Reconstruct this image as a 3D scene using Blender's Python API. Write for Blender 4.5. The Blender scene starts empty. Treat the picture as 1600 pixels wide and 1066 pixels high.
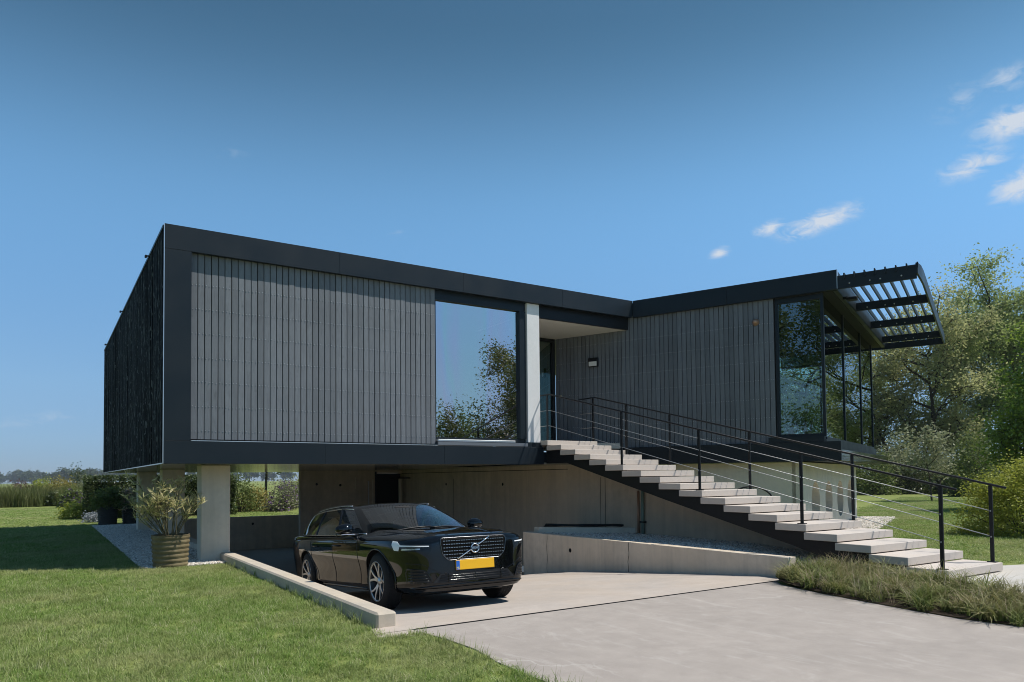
import bpy, bmesh, math, random
import numpy as np
from mathutils import Vector, Matrix
from mathutils.bvhtree import BVHTree

SC = bpy.context.scene
COL = SC.collection
RAD = math.radians

# ------------------------------------------------------------------ camera
# world: X along the front facade, Y into the site, Z up; ground z = 0; camera 1.5 m up
CAM_F, CAM_CY, PITCH, ROLL, YAW = 1132.22, 708.70, 0.0340604, -0.0099676, 0.9950235
_u = np.array([math.sin(YAW), math.cos(YAW), 0]); _v = np.array([-math.cos(YAW), math.sin(YAW), 0])
_A = np.stack([_u, _v, np.array([0, 0, 1.0])], 1)
_cp, _sp, _cr, _sr = math.cos(PITCH), math.sin(PITCH), math.cos(ROLL), math.sin(ROLL)
_B = np.array([[1, 0, 0], [0, 0, -1], [0, 1, 0]], float)
_P = np.array([[1, 0, 0], [0, _cp, _sp], [0, -_sp, _cp]])
_R = np.array([[_cr, -_sr, 0], [_sr, _cr, 0], [0, 0, 1]])
_W2C = _R @ _P @ _B @ _A
CAM_POS = Vector((0, 0, 1.5))
cam = bpy.data.cameras.new('camera')
cam.sensor_width = 36.0
cam.lens = 36.0 * CAM_F / 1600.0
cam.shift_y = (CAM_CY - 533.0) / 1600.0
cam.clip_start = 0.1
cam.clip_end = 6000
cam_o = bpy.data.objects.new('camera', cam)
COL.objects.link(cam_o)
_m = Matrix(((_W2C[0][0], -_W2C[1][0], -_W2C[2][0], CAM_POS.x),
             (_W2C[0][1], -_W2C[1][1], -_W2C[2][1], CAM_POS.y),
             (_W2C[0][2], -_W2C[1][2], -_W2C[2][2], CAM_POS.z),
             (0, 0, 0, 1)))
cam_o.matrix_world = _m
SC.camera = cam_o

# ------------------------------------------------------------------ sky and sun
SUN_EL, SUN_AZ = RAD(59.5), RAD(123.5)          # azimuth clockwise from +Y
world = bpy.data.worlds.new('World'); SC.world = world; world.use_nodes = True
wn = world.node_tree; bg = wn.nodes['Background']
sky = wn.nodes.new('ShaderNodeTexSky'); sky.sky_type = 'NISHITA'; sky.sun_disc = False
sky.sun_elevation = SUN_EL; sky.sun_rotation = SUN_AZ
sky.altitude = 0; sky.air_density = 1.0; sky.dust_density = 0.1; sky.ozone_density = 6.0
bg.inputs[1].default_value = 0.11
# small fair-weather clouds: noise, gathered in a few drifts low over the horizon
tc = wn.nodes.new('ShaderNodeTexCoord')
def wmath(op, a, b=None, clamp=False):
    n = wn.nodes.new('ShaderNodeMath'); n.operation = op; n.use_clamp = clamp
    for i, x in enumerate((a, b)):
        if x is None: continue
        if isinstance(x, (int, float)): n.inputs[i].default_value = x
        else: wn.links.new(x, n.inputs[i])
    return n.outputs[0]
def pix_dir(px, py):
    d = np.linalg.inv(np.array([[CAM_F, 0, 800], [0, CAM_F, CAM_CY], [0, 0, 1]]) @ _W2C) @ np.array([px, py, 1.0])
    return Vector(d).normalized()
cloud_sum = None
CLOUDS = [(1283, 346, .052, .014, 1.0), (1201, 357, .020, .009, .9), (1124, 396, .014, .008, .8), (1522, 257, .036, .014, .8),
          (1588, 187, .044, .018, .95), (1600, 287, .034, .017, 1.0), (1572, 122, .024, .015, .45), (1495, 160, .026, .018, .28),
          (1700, 225, .06, .02, .9), (1820, 330, .07, .024, .9), (355, 240, .03, .006, .10), (60, 655, .05, .008, .22), (620, 365, .012, .004, .2)]
for px, py, wx, wz, amt in CLOUDS:
    d = pix_dir(px, py); right = d.cross(Vector((0, 0, 1))).normalized(); up = right.cross(d)
    tilt = 0.22
    r2 = right * math.cos(tilt) + up * math.sin(tilt); u2 = -right * math.sin(tilt) + up * math.cos(tilt)
    def dot(vec, s):
        n = wn.nodes.new('ShaderNodeVectorMath'); n.operation = 'DOT_PRODUCT'
        wn.links.new(tc.outputs['Generated'], n.inputs[0]); n.inputs[1].default_value = vec
        return n.outputs['Value']
    a = wmath('DIVIDE', dot(r2, 1), wx); b = wmath('DIVIDE', dot(u2, 1), wz)
    q = wmath('SQRT', wmath('ADD', wmath('MULTIPLY', a, a), wmath('MULTIPLY', b, b)))
    m = wmath('SUBTRACT', 1.0, wmath('MULTIPLY', q, 0.8), True)
    front = wmath('GREATER_THAN', dot(d, 1), 0.5)
    m = wmath('MULTIPLY', wmath('MULTIPLY', m, front), amt)
    cloud_sum = m if cloud_sum is None else wmath('MAXIMUM', cloud_sum, m)
mp = wn.nodes.new('ShaderNodeMapping'); mp.inputs['Scale'].default_value = (1, 1, 2.4)
wn.links.new(tc.outputs['Generated'], mp.inputs[0])
nz = wn.nodes.new('ShaderNodeTexNoise'); nz.inputs['Scale'].default_value = 34; nz.inputs['Detail'].default_value = 9; nz.inputs['Roughness'].default_value = .66
nz.inputs['Distortion'].default_value = .9
wn.links.new(mp.outputs[0], nz.inputs['Vector'])
# soft wisps: the drift thins out where the noise is low
wisp = wmath('MULTIPLY', wmath('SUBTRACT', wmath('ADD', nz.outputs['Fac'], wmath('MULTIPLY', cloud_sum, .38)), .50, True), 3.2, True)
cm = wmath('MULTIPLY', wisp, wmath('POWER', wmath('MULTIPLY', cloud_sum, 1.5, True), .8), True)
cm = wmath('MULTIPLY', cm, .9)
mix = wn.nodes.new('ShaderNodeMixRGB'); mix.inputs[2].default_value = (6.0, 6.5, 7.2, 1)
# painted tint by height: mid band brightened, upper band darkened, zenith lifted for fill
sz = wn.nodes.new('ShaderNodeSeparateXYZ'); wn.links.new(tc.outputs['Generated'], sz.inputs[0])
dr_ = wn.nodes.new('ShaderNodeValToRGB'); els = dr_.color_ramp.elements; dr_.color_ramp.interpolation = 'B_SPLINE'
STOPS = [(0.0, (.40, .55, .90)), (.05, (.52, .66, .92)), (.12, (.82, .90, .97)), (.235, (1.02, 1.24, 1.26)), (.35, (1.30, 1.64, 1.52)), (.45, (.94, 1.20, 1.06)), (.54, (.54, .76, .66)), (.75, (.68, .88, .78)), (1.0, (.85, 1.0, .9))]
while len(els) < len(STOPS): els.new(.5)
for e_, (p_, c_) in zip(els, STOPS): e_.position = p_; e_.color = tuple(x / 2 for x in c_) + (1,)
wn.links.new(sz.outputs[2], dr_.inputs[0])
dm = wn.nodes.new('ShaderNodeMixRGB'); dm.blend_type = 'MULTIPLY'; dm.inputs[0].default_value = 1; wn.links.new(sky.outputs[0], dm.inputs[1]); wn.links.new(dr_.outputs[0], dm.inputs[2])
d2 = wn.nodes.new('ShaderNodeMixRGB'); d2.blend_type = 'ADD'; d2.inputs[0].default_value = 1; wn.links.new(dm.outputs[0], d2.inputs[1]); wn.links.new(dm.outputs[0], d2.inputs[2])
wn.links.new(cm, mix.inputs[0]); wn.links.new(d2.outputs[0], mix.inputs[1]); wn.links.new(mix.outputs[0], bg.inputs[0])

sun = bpy.data.lights.new('sun', 'SUN'); sun.energy = 5.0; sun.angle = RAD(0.53); sun.color = (1.0, 0.95, 0.87)
sun_o = bpy.data.objects.new('sun', sun); COL.objects.link(sun_o)
SUN_DIR = Vector((math.sin(SUN_AZ) * math.cos(SUN_EL), math.cos(SUN_AZ) * math.cos(SUN_EL), math.sin(SUN_EL)))
sun_o.rotation_euler = (-SUN_DIR).to_track_quat('-Z', 'Y').to_euler(); sun_o.location = (20, -20, 40)

SC.view_settings.view_transform = 'Standard'; SC.view_settings.look = 'None'
SC.view_settings.exposure = 0.0; SC.view_settings.gamma = 1.0; SC.view_settings.use_curve_mapping = False
SC.cycles.max_bounces = 8; SC.cycles.transparent_max_bounces = 12; SC.cycles.diffuse_bounces = 4; SC.cycles.glossy_bounces = 4
SC.cycles.caustics_reflective = False; SC.cycles.caustics_refractive = False
SC.cycles.use_denoising = True
SC.cycles.pixel_filter_type = 'BLACKMAN_HARRIS'; SC.cycles.filter_width = 1.0

# ------------------------------------------------------------------ helpers
def tag(o, label=None, cat=None, group=None, kind=None):
    if label: o['label'] = label
    if cat: o['category'] = cat
    if group: o['group'] = group
    if kind: o['kind'] = kind
    return o

def empty(name, loc, label=None, cat=None, group=None):
    o = bpy.data.objects.new(name, None); COL.objects.link(o); o.location = loc; o.empty_display_size = .2
    return tag(o, label, cat, group)

def world_of(p):
    m = p.matrix_basis.copy()
    while p.parent:
        m = p.parent.matrix_basis @ p.matrix_parent_inverse @ m if False else p.parent.matrix_basis @ m
        p = p.parent
    return m

def abs_matrix(o):
    m = o.matrix_basis.copy()
    if o.parent: m = abs_matrix(o.parent) @ o.matrix_parent_inverse @ m
    return m

def put(o, parent):
    """parent o so that its own coordinates stay world coordinates"""
    if parent:
        o.parent = parent; o.matrix_parent_inverse = abs_matrix(parent).inverted()
    return o

def obj(name, me, mat=None, parent=None, local=False, loc=None):
    o = bpy.data.objects.new(name, me); COL.objects.link(o)
    if loc is not None: o.location = loc
    if mat is not None and not me.materials: me.materials.append(mat)
    if parent:
        if local: o.parent = parent
        else: put(o, parent)
    return o

def mesh_from(verts, faces, smooth=False, name='mesh'):
    me = bpy.data.meshes.new(name); me.from_pydata([tuple(v) for v in verts], [], faces); me.update()
    if smooth: me.polygons.foreach_set('use_smooth', [True] * len(me.polygons))
    return me

def np_mesh(verts, quads=None, tris=None, smooth=False, name='mesh'):
    """fast mesh from numpy arrays"""
    me = bpy.data.meshes.new(name); verts = np.asarray(verts, np.float32).reshape(-1, 3)
    me.vertices.add(len(verts)); me.vertices.foreach_set('co', verts.ravel())
    idx = []; starts = []; tot = []
    n = 0
    if quads is not None and len(quads):
        q = np.asarray(quads, np.int32); idx.append(q.ravel()); starts.append(np.arange(len(q)) * 4); tot.append(np.full(len(q), 4)); n = q.size
    if tris is not None and len(tris):
        t = np.asarray(tris, np.int32); idx.append(t.ravel()); starts.append(n + np.arange(len(t)) * 3); tot.append(np.full(len(t), 3))
    idx = np.concatenate(idx).astype(np.int32); starts = np.concatenate(starts).astype(np.int32); tot = np.concatenate(tot).astype(np.int32)
    me.loops.add(len(idx)); me.loops.foreach_set('vertex_index', idx)
    me.polygons.add(len(starts)); me.polygons.foreach_set('loop_start', starts); me.polygons.foreach_set('loop_total', tot)
    if smooth: me.polygons.foreach_set('use_smooth', np.ones(len(starts), bool))
    me.update(calc_edges=True); me.validate()
    return me

def bm_mesh(bm, smooth=False):
    bmesh.ops.recalc_face_normals(bm, faces=bm.faces[:])
    me = bpy.data.meshes.new('mesh'); bm.to_mesh(me); bm.free()
    if smooth: me.polygons.foreach_set('use_smooth', [True] * len(me.polygons))
    return me

def box_bm(bm, x0, x1, y0, y1, z0, z1, bevel=0.0, M=None, seg=1):
    vs = [bm.verts.new((x, y, z)) for z in (z0, z1) for x, y in ((x0, y0), (x1, y0), (x1, y1), (x0, y1))]
    fs = [bm.faces.new([vs[i] for i in f]) for f in ((3, 2, 1, 0), (4, 5, 6, 7), (0, 1, 5, 4), (1, 2, 6, 5), (2, 3, 7, 6), (3, 0, 4, 7))]
    out = vs
    if bevel > 0:
        es = list({e for f in fs for e in f.edges})
        r = bmesh.ops.bevel(bm, geom=es, offset=bevel, segments=seg, affect='EDGES', profile=.5)
        out = list({v for f in r['faces'] for v in f.verts} | {v for v in vs if v.is_valid})
        # all verts connected
        seen = set(out); stack = list(out)
        while stack:
            v = stack.pop()
            for e in v.link_edges:
                w = e.other_vert(v)
                if w not in seen: seen.add(w); stack.append(w)
        out = list(seen)
    if M is not None: bmesh.ops.transform(bm, matrix=M, verts=out)
    return out

def box(name, x0, x1, y0, y1, z0, z1, mat, parent=None, bevel=0.0, M=None, seg=1):
    bm = bmesh.new(); box_bm(bm, min(x0, x1), max(x0, x1), min(y0, y1), max(y0, y1), min(z0, z1), max(z0, z1), bevel, M, seg)
    return obj(name, bm_mesh(bm), mat, parent)

def prism(name, poly, z0, z1, mat, parent=None, bevel=0.0):
    """poly: XY outline extruded in z"""
    bm = bmesh.new(); n = len(poly)
    a = [bm.verts.new((p[0], p[1], z0)) for p in poly]; b = [bm.verts.new((p[0], p[1], z1)) for p in poly]
    bm.faces.new(a[::-1]); bm.faces.new(b)
    for i in range(n): bm.faces.new((a[i], a[(i + 1) % n], b[(i + 1) % n], b[i]))
    if bevel: bmesh.ops.bevel(bm, geom=bm.edges[:], offset=bevel, segments=1, affect='EDGES')
    return obj(name, bm_mesh(bm), mat, parent)

def side_prism(name, poly, x0, x1, mat, parent=None, bevel=0.0):
    """poly: (y, z) outline extruded along x"""
    bm = bmesh.new(); n = len(poly)
    a = [bm.verts.new((x0, p[0], p[1])) for p in poly]; b = [bm.verts.new((x1, p[0], p[1])) for p in poly]
    bm.faces.new(a[::-1]); bm.faces.new(b)
    for i in range(n): bm.faces.new((a[i], a[(i + 1) % n], b[(i + 1) % n], b[i]))
    if bevel: bmesh.ops.bevel(bm, geom=bm.edges[:], offset=bevel, segments=1, affect='EDGES')
    return obj(name, bm_mesh(bm), mat, parent)

def tube_bm(bm, pts, r, seg=8, cap=True):
    """tube along points; r scalar or list"""
    pts = [Vector(p) for p in pts]; n = len(pts); rings = []
    rs = r if isinstance(r, (list, tuple)) else [r] * n
    prev = None
    for i, p in enumerate(pts):
        t = (pts[min(i + 1, n - 1)] - pts[max(i - 1, 0)]).normalized()
        if prev is None:
            a = t.orthogonal().normalized()
        else:
            a = (prev - t * prev.dot(t)).normalized()
        prev = a; b = t.cross(a)
        rings.append([bm.verts.new(p + (a * math.cos(2 * math.pi * k / seg) + b * math.sin(2 * math.pi * k / seg)) * rs[i]) for k in range(seg)])
    for i in range(n - 1):
        for k in range(seg):
            bm.faces.new((rings[i][k], rings[i][(k + 1) % seg], rings[i + 1][(k + 1) % seg], rings[i + 1][k]))
    if cap:
        bm.faces.new(rings[0][::-1]); bm.faces.new(rings[-1])

def tube(name, pts, r, mat, parent=None, seg=8, smooth=True):
    bm = bmesh.new(); tube_bm(bm, pts, r, seg)
    return obj(name, bm_mesh(bm, smooth), mat, parent)

def lathe(profile, seg=32, axis='Z'):
    """profile (r, h) list -> mesh about axis"""
    n = len(profile); vs = []; fs = []
    for k in range(seg):
        a = 2 * math.pi * k / seg; c, s = math.cos(a), math.sin(a)
        for r, h in profile:
            vs.append((r * c, r * s, h) if axis == 'Z' else (r * c, h, r * s))
    for k in range(seg):
        k2 = (k + 1) % seg
        for i in range(n - 1):
            fs.append((k * n + i, k2 * n + i, k2 * n + i + 1, k * n + i + 1) if axis == 'Z' else (k * n + i, k * n + i + 1, k2 * n + i + 1, k2 * n + i))
    me = mesh_from(vs, fs, True)
    bm = bmesh.new(); bm.from_mesh(me); bmesh.ops.remove_doubles(bm, verts=bm.verts[:], dist=1e-5); bmesh.ops.recalc_face_normals(bm, faces=bm.faces[:]); bm.to_mesh(me); bm.free()
    me.polygons.foreach_set('use_smooth', [True] * len(me.polygons))
    return me

# ------------------------------------------------------------------ materials
class NT:
    def __init__(s, name):
        s.m = bpy.data.materials.new(name); s.m.use_nodes = True; s.t = s.m.node_tree; s.t.nodes.clear()
        s.out = s.t.nodes.new('ShaderNodeOutputMaterial')
        s._tc = None
    def n(s, typ, **kw):
        nd = s.t.nodes.new(typ)
        for k, v in kw.items(): setattr(nd, k, v)
        return nd
    def l(s, a, b): s.t.links.new(a, b)
    def co(s, which='Object'):
        if s._tc is None: s._tc = s.n('ShaderNodeTexCoord')
        return s._tc.outputs[which]
    def map(s, scale=(1, 1, 1), which='Object', rot=(0, 0, 0), offset=None):
        m = s.n('ShaderNodeMapping'); m.inputs['Scale'].default_value = scale; m.inputs['Rotation'].default_value = rot
        src = s.co(which)
        if offset is not None:
            a = s.n('ShaderNodeVectorMath', operation='ADD'); s.l(src, a.inputs[0]); s.l(offset, a.inputs[1]); src = a.outputs[0]
        s.l(src, m.inputs[0]); return m.outputs[0]
    def noise(s, scale, detail=4, rough=.55, vec=None, dist=0):
        n = s.n('ShaderNodeTexNoise'); n.inputs['Scale'].default_value = scale; n.inputs['Detail'].default_value = detail
        n.inputs['Roughness'].default_value = rough; n.inputs['Distortion'].default_value = dist
        s.l(vec if vec is not None else s.co(), n.inputs['Vector']); return n.outputs['Fac']
    def ramp(s, fac, stops):
        r = s.n('ShaderNodeValToRGB'); e = r.color_ramp.elements
        while len(e) < len(stops): e.new(.5)
        for el, (p, c) in zip(e, stops):
            el.position = p; el.color = (c, c, c, 1) if isinstance(c, (int, float)) else (*c, 1)
        s.l(fac, r.inputs[0]); return r.outputs[0]
    def mix(s, fac, a, b, typ='MIX'):
        m = s.n('ShaderNodeMixRGB', blend_type=typ)
        for i, x in ((0, fac), (1, a), (2, b)):
            if isinstance(x, (int, float)): m.inputs[i].default_value = x if i == 0 else (x, x, x, 1)
            elif isinstance(x, tuple): m.inputs[i].default_value = (*x, 1)
            else: s.l(x, m.inputs[i])
        return m.outputs[0]
    def math(s, op, a, b=None, clamp=False):
        m = s.n('ShaderNodeMath', operation=op); m.use_clamp = clamp
        for i, x in enumerate((a, b)):
            if x is None: continue
            if isinstance(x, (int, float)): m.inputs[i].default_value = x
            else: s.l(x, m.inputs[i])
        return m.outputs[0]
    def bump(s, h, strength=.3, dist=.01):
        b = s.n('ShaderNodeBump'); b.inputs['Strength'].default_value = strength; b.inputs['Distance'].default_value = dist
        s.l(h, b.inputs['Height']); return b.outputs[0]
    def bsdf(s, color, rough=.6, metal=0, spec=.5, normal=None, **kw):
        b = s.n('ShaderNodeBsdfPrincipled')
        for k, x in (('Base Color', color), ('Roughness', rough), ('Metallic', metal), ('Specular IOR Level', spec)):
            if isinstance(x, (int, float)):
                b.inputs[k].default_value = x if k != 'Base Color' else (x, x, x, 1)
            elif isinstance(x, tuple): b.inputs[k].default_value = (*x, 1)
            else: s.l(x, b.inputs[k])
        if normal is not None: s.l(normal, b.inputs['Normal'])
        for k, x in kw.items():
            k = k.replace('_', ' ')
            if isinstance(x, tuple): b.inputs[k].default_value = (*x, 1)
            else: b.inputs[k].default_value = x
        s.l(b.outputs[0], s.out.inputs[0]); return b
    def done(s): return s.m

def simple(name, color, rough=.5, metal=0, spec=.5, **kw):
    t = NT(name); t.bsdf(color, rough, metal, spec, **kw); return t.done()

def concrete(name, base, var=.25, scale=1.0, streak=.0, fine=.3, rough=.85, tint=(1.06, 1.0, .92), blotch=.0):
    t = NT(name)
    a = t.noise(1.1 * scale, 6, .6); b = t.noise(7 * scale, 5, .6); c = t.noise(160, 3, .6)
    f = t.math('ADD', t.math('MULTIPLY', a, .55), t.math('MULTIPLY', b, .45))
    lo = tuple(x * (1 - var) for x in base); hi = tuple(min(1, x * (1 + var * .7)) for x in base)
    col = t.ramp(f, [(.32, lo), (.68, hi)])
    warm = t.noise(.6 * scale, 3, .5)
    col = t.mix(t.ramp(warm, [(.4, 0.0), (.65, .6)]), col, tuple(x * y for x, y in zip(base, tint)), 'MIX')
    if streak:
        st = t.noise(1.0, 4, .6, t.map((5, 5, .35)))
        col = t.mix(t.math('MULTIPLY', t.ramp(st, [(.42, 0.0), (.7, 1.0)]), streak), col, tuple(x * .55 for x in base), 'MIX')
    if blotch:
        bl = t.noise(.9, 8, .72, None, 1.4)
        col = t.mix(t.math('MULTIPLY', t.ramp(bl, [(.50, 0.0), (.60, 1.0)]), blotch), col, tuple(min(1, x * 1.28) for x in base), 'MIX')
        bl2 = t.noise(.55, 8, .75, t.map((1, 1, 1), offset=None), .8)
        col = t.mix(t.math('MULTIPLY', t.ramp(bl2, [(.30, 1.0), (.42, 0.0)]), blotch * .8), col, tuple(x * .72 for x in base), 'MIX')
    col = t.mix(t.math('MULTIPLY', c, fine), col, tuple(x * .6 for x in base), 'MIX')
    h = t.math('ADD', t.math('MULTIPLY', b, .5), t.math('MULTIPLY', c, .5))
    t.bsdf(col, rough, 0, .25, t.bump(h, .35, .006))
    return t.done()

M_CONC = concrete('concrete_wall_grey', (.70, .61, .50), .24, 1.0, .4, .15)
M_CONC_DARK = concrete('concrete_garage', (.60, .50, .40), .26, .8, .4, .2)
M_CONC_COL = concrete('concrete_column', (.70, .63, .53), .18, 1.4, .25, .2)
M_KERB = concrete('concrete_kerb', (.56, .50, .42), .22, 3.0, .2, .45)
def m_slab():
    t = NT('concrete_slab'); base = (.345, .308, .280)
    a = t.noise(.7, 6, .6); b = t.noise(4.5, 6, .65); c = t.noise(95, 3, .7); g = t.noise(260, 2, .6)
    col = t.ramp(t.math('ADD', t.math('MULTIPLY', a, .5), t.math('MULTIPLY', b, .5)), [(.33, tuple(x * .86 for x in base)), (.67, tuple(x * 1.12 for x in base))])
    for rot, sc, amt in ((.5, (2.6, 1.1, 1), .32), (-.9, (3.2, .7, 1), .30), (1.35, (4, .5, 1), .22)):      # broom and tyre scuffs
        s = t.noise(1.2, 7, .72, t.map(sc, rot=(0, 0, rot)), .7)
        col = t.mix(t.math('MULTIPLY', t.ramp(s, [(.57, 0.0), (.68, 1.0)]), amt), col, (.51, .475, .445))
    bl = t.noise(.55, 8, .72, t.map((1, 1, 1), rot=(0, 0, 1)), .6)
    col = t.mix(t.math('MULTIPLY', t.ramp(bl, [(.33, 1.0), (.46, 0.0)]), .45), col, tuple(x * .74 for x in base))
    cr = t.n('ShaderNodeTexVoronoi', feature='DISTANCE_TO_EDGE'); cr.inputs['Scale'].default_value = .27
    wv = t.n('ShaderNodeVectorMath', operation='ADD'); nv = t.n('ShaderNodeTexNoise'); nv.inputs['Scale'].default_value = 1.7; nv.inputs['Detail'].default_value = 6; t.l(t.co(), nv.inputs['Vector']); t.l(t.co(), wv.inputs[0]); t.l(nv.outputs['Color'], wv.inputs[1]); t.l(wv.outputs[0], cr.inputs['Vector'])
    ck = t.math('MULTIPLY', t.ramp(cr.outputs['Distance'], [(.0015, 1.0), (.006, 0.0)]), t.ramp(t.noise(.45, 2, .5), [(.50, 0.0), (.58, 1.0)])); col = t.mix(t.math('MULTIPLY', ck, .55), col, (.56, .53, .50))
    sp = t.ramp(c, [(.70, 0.0), (.76, 1.0)]); col = t.mix(t.math('MULTIPLY', sp, .55), col, (.14, .13, .12))
    sp2 = t.ramp(g, [(.62, 0.0), (.72, 1.0)]); col = t.mix(t.math('MULTIPLY', sp2, .5), col, (.58, .55, .52))
    t.bsdf(col, .8, 0, .25, t.bump(t.math('ADD', c, b), .3, .005)); return t.done()
M_SLAB = m_slab()
M_RAMP = concrete('concrete_ramp', (.455, .405, .365), .13, 1.5, 0, .3, .85, (1.06, .99, .9), .25)
M_TREAD = concrete('concrete_tread', (.60, .545, .50), .10, 2.2, .1, .3, .8)
M_WHITE_COL = concrete('white_render', (.78, .78, .78), .08, 2.0, .05, .12, .8, (1, 1, 1))
M_PATH = concrete('concrete_path', (.52, .50, .47), .12, 2.0, 0, .3)

def m_boards(name, base, var, rough, spec=.3, grain=1.0, knots=.5):
    t = NT(name)
    oi = t.n('ShaderNodeObjectInfo')
    rv = t.n('ShaderNodeCombineXYZ'); t.l(t.math('MULTIPLY', oi.outputs['Random'], 37.0), rv.inputs[0]); t.l(t.math('MULTIPLY', oi.outputs['Random'], 91.0), rv.inputs[2])
    g = t.noise(6 * grain, 6, .62, t.map((9, 9, .5), offset=rv.outputs[0]), .6)
    w = t.noise(3.0, 6, .66, t.map((2.5, 2.5, 1.2), offset=rv.outputs[0]), 1.0)
    k = t.noise(1.3, 3, .5, t.map((6, 6, 1.6), offset=rv.outputs[0]), 2.5)
    lo = tuple(x * (1 - var) for x in base); hi = tuple(x * (1 + var) for x in base)
    col = t.ramp(g, [(.3, lo), (.7, hi)])
    col = t.mix(t.math('MULTIPLY', t.ramp(w, [(.38, 0.0), (.66, 1.0)]), .5), col, tuple(x * 1.35 for x in base))
    col = t.mix(t.math('MULTIPLY', t.ramp(k, [(.64, 0.0), (.74, 1.0)]), knots), col, tuple(x * .5 for x in base))
    col = t.mix(t.math('SUBTRACT', t.math('MULTIPLY', oi.outputs['Random'], .75), .15, True), col, tuple(x * .62 for x in base))
    ws = t.noise(1.1, 5, .6, t.map((1.3, 1.3, .55)), .8); col = t.mix(t.math('MULTIPLY', t.ramp(ws, [(.40, 0.0), (.64, 1.0)]), .35), col, tuple(x * 1.45 for x in base))
    t.bsdf(col, rough, 0, spec, t.bump(g, .4, .004))
    return t.done()
M_BOARD = m_boards('weathered_black_boards', (.155, .170, .190), .20, .62, .3)
M_BOARD_R = m_boards('black_boards', (.140, .154, .172), .17, .6, .25)

def m_charred():
    t = NT('charred_black_boards')
    g = t.noise(7, 6, .65, t.map((7, 7, .8)), .8); k = t.noise(5.2, 4, .6, t.map((4, 4, .8)), 1.2)
    col = t.ramp(g, [(.3, (.003, .004, .005)), (.7, (.008, .010, .012))])
    spots = t.ramp(k, [(.585, 0.0), (.64, 1.0)])
    col = t.mix(t.math('MULTIPLY', spots, .9), col, (.22, .24, .26))
    t.bsdf(col, t.ramp(g, [(.3, .65), (.7, .85)]), 0, .05, t.bump(t.math('ADD', g, t.math('MULTIPLY', k, .7)), .8, .012))
    return t.done()
M_CHAR = m_charred()

def m_fascia():
    t = NT('anthracite_metal'); n = t.noise(1.4, 5, .6); f = t.noise(40, 3, .5)
    col = t.ramp(n, [(.3, (.008, .014, .020)), (.7, (.011, .018, .025))])
    t.bsdf(col, t.ramp(n, [(.3, .38), (.7, .5)]), 0, .3, t.bump(f, .03, .002)); return t.done()
M_FASCIA = m_fascia()
M_STEEL = simple('black_steel', (.006, .007, .009), .45, 0, .3)
M_ROD = simple('stainless_rod', (.36, .37, .38), .5, .7)
M_NAIL = simple('nail_steel', (.50, .50, .50), .45, .6)
M_ALU = simple('bright_sill_metal', (.62, .63, .65), .35, .9)
M_DARK = simple('dark_recess', (.012, .012, .013), .8, 0, .2)
M_SOFFIT_W = simple('white_soffit', (.66, .64, .60), .7)
M_INT = simple('interior_wall', (.30, .28, .25), .8)
M_INTFLOOR = simple('interior_floor', (.22, .18, .13), .6)

def m_under():
    t = NT('underside_panels'); n = t.noise(2.2, 4, .6, t.map((.3, 6, 1)))
    col = t.ramp(n, [(.3, (.22, .22, .19)), (.7, (.30, .30, .26))]); t.bsdf(col, .12, 0, .5); return t.done()
M_UNDER = m_under()

def m_glass(name, refl, tint, trans_tint, irid=0.0, rough=0.0):
    """coated pane: part mirror, part clear"""
    t = NT(name)
    lw = t.n('ShaderNodeLayerWeight'); lw.inputs['Blend'].default_value = .35
    fac = t.math('ADD', t.math('MULTIPLY', lw.outputs['Fresnel'], 1 - refl), refl, True)
    gl = t.n('ShaderNodeBsdfGlossy'); gl.inputs['Roughness'].default_value = rough
    if irid:
        b = t.noise(1.0, 2, .4, t.map((.9, .9, .16)), .9)
        c = t.ramp(b, [(.30, (.97, .76, .80)), (.42, (.76, .90, .74)), (.50, (.86, .80, .86)), (.58, (1.0, .76, .80)), (.68, (.78, .88, .80))])
        c = t.mix(irid, tint, c); t.l(c, gl.inputs['Color'])
    else: gl.inputs['Color'].default_value = (*tint, 1)
    tr = t.n('ShaderNodeBsdfTransparent'); tr.inputs['Color'].default_value = (*trans_tint, 1)
    mx = t.n('ShaderNodeMixShader'); t.l(fac, mx.inputs[0]); t.l(tr.outputs[0], mx.inputs[1]); t.l(gl.outputs[0], mx.inputs[2])
    t.l(mx.outputs[0], t.out.inputs[0]); return t.done()
M_GLASS_BIG = m_glass('coated_window_glass', .56, (.92, .86, .84), (.5, .52, .5), .5)
M_GLASS = m_glass('clear_green_glass', .05, (.9, .95, .95), (.85, .94, .91))
M_GLASS_DOOR = m_glass('dark_door_glass', .12, (.85, .95, .95), (.25, .32, .31))

def m_leaf(name, c1, c2, trans=.35, rough=.55, spec=.3):
    t = NT(name)
    at = t.n('ShaderNodeAttribute'); at.attribute_name = 'tint'
    col = t.mix(at.outputs['Fac'], c1, c2)
    b = t.n('ShaderNodeBsdfPrincipled'); t.l(col, b.inputs['Base Color']); b.inputs['Roughness'].default_value = rough; b.inputs['Specular IOR Level'].default_value = spec
    tr = t.n('ShaderNodeBsdfTranslucent'); c3 = t.mix(.5, col, tuple(min(1, x * 1.6) for x in c2)); t.l(c3, tr.inputs['Color'])
    mx = t.n('ShaderNodeMixShader'); mx.inputs[0].default_value = trans
    t.l(b.outputs[0], mx.inputs[1]); t.l(tr.outputs[0], mx.inputs[2]); t.l(mx.outputs[0], t.out.inputs[0]); return t.done()
def m_bark(name, c):
    t = NT(name); n = t.noise(5, 5, .65, t.map((3, 3, .7)), .5)
    t.bsdf(t.ramp(n, [(.3, tuple(x * .55 for x in c)), (.7, tuple(x * 1.3 for x in c))]), .9, 0, .2, t.bump(n, .7, .02)); return t.done()
M_BARK = m_bark('bark', (.075, .062, .048))
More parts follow.
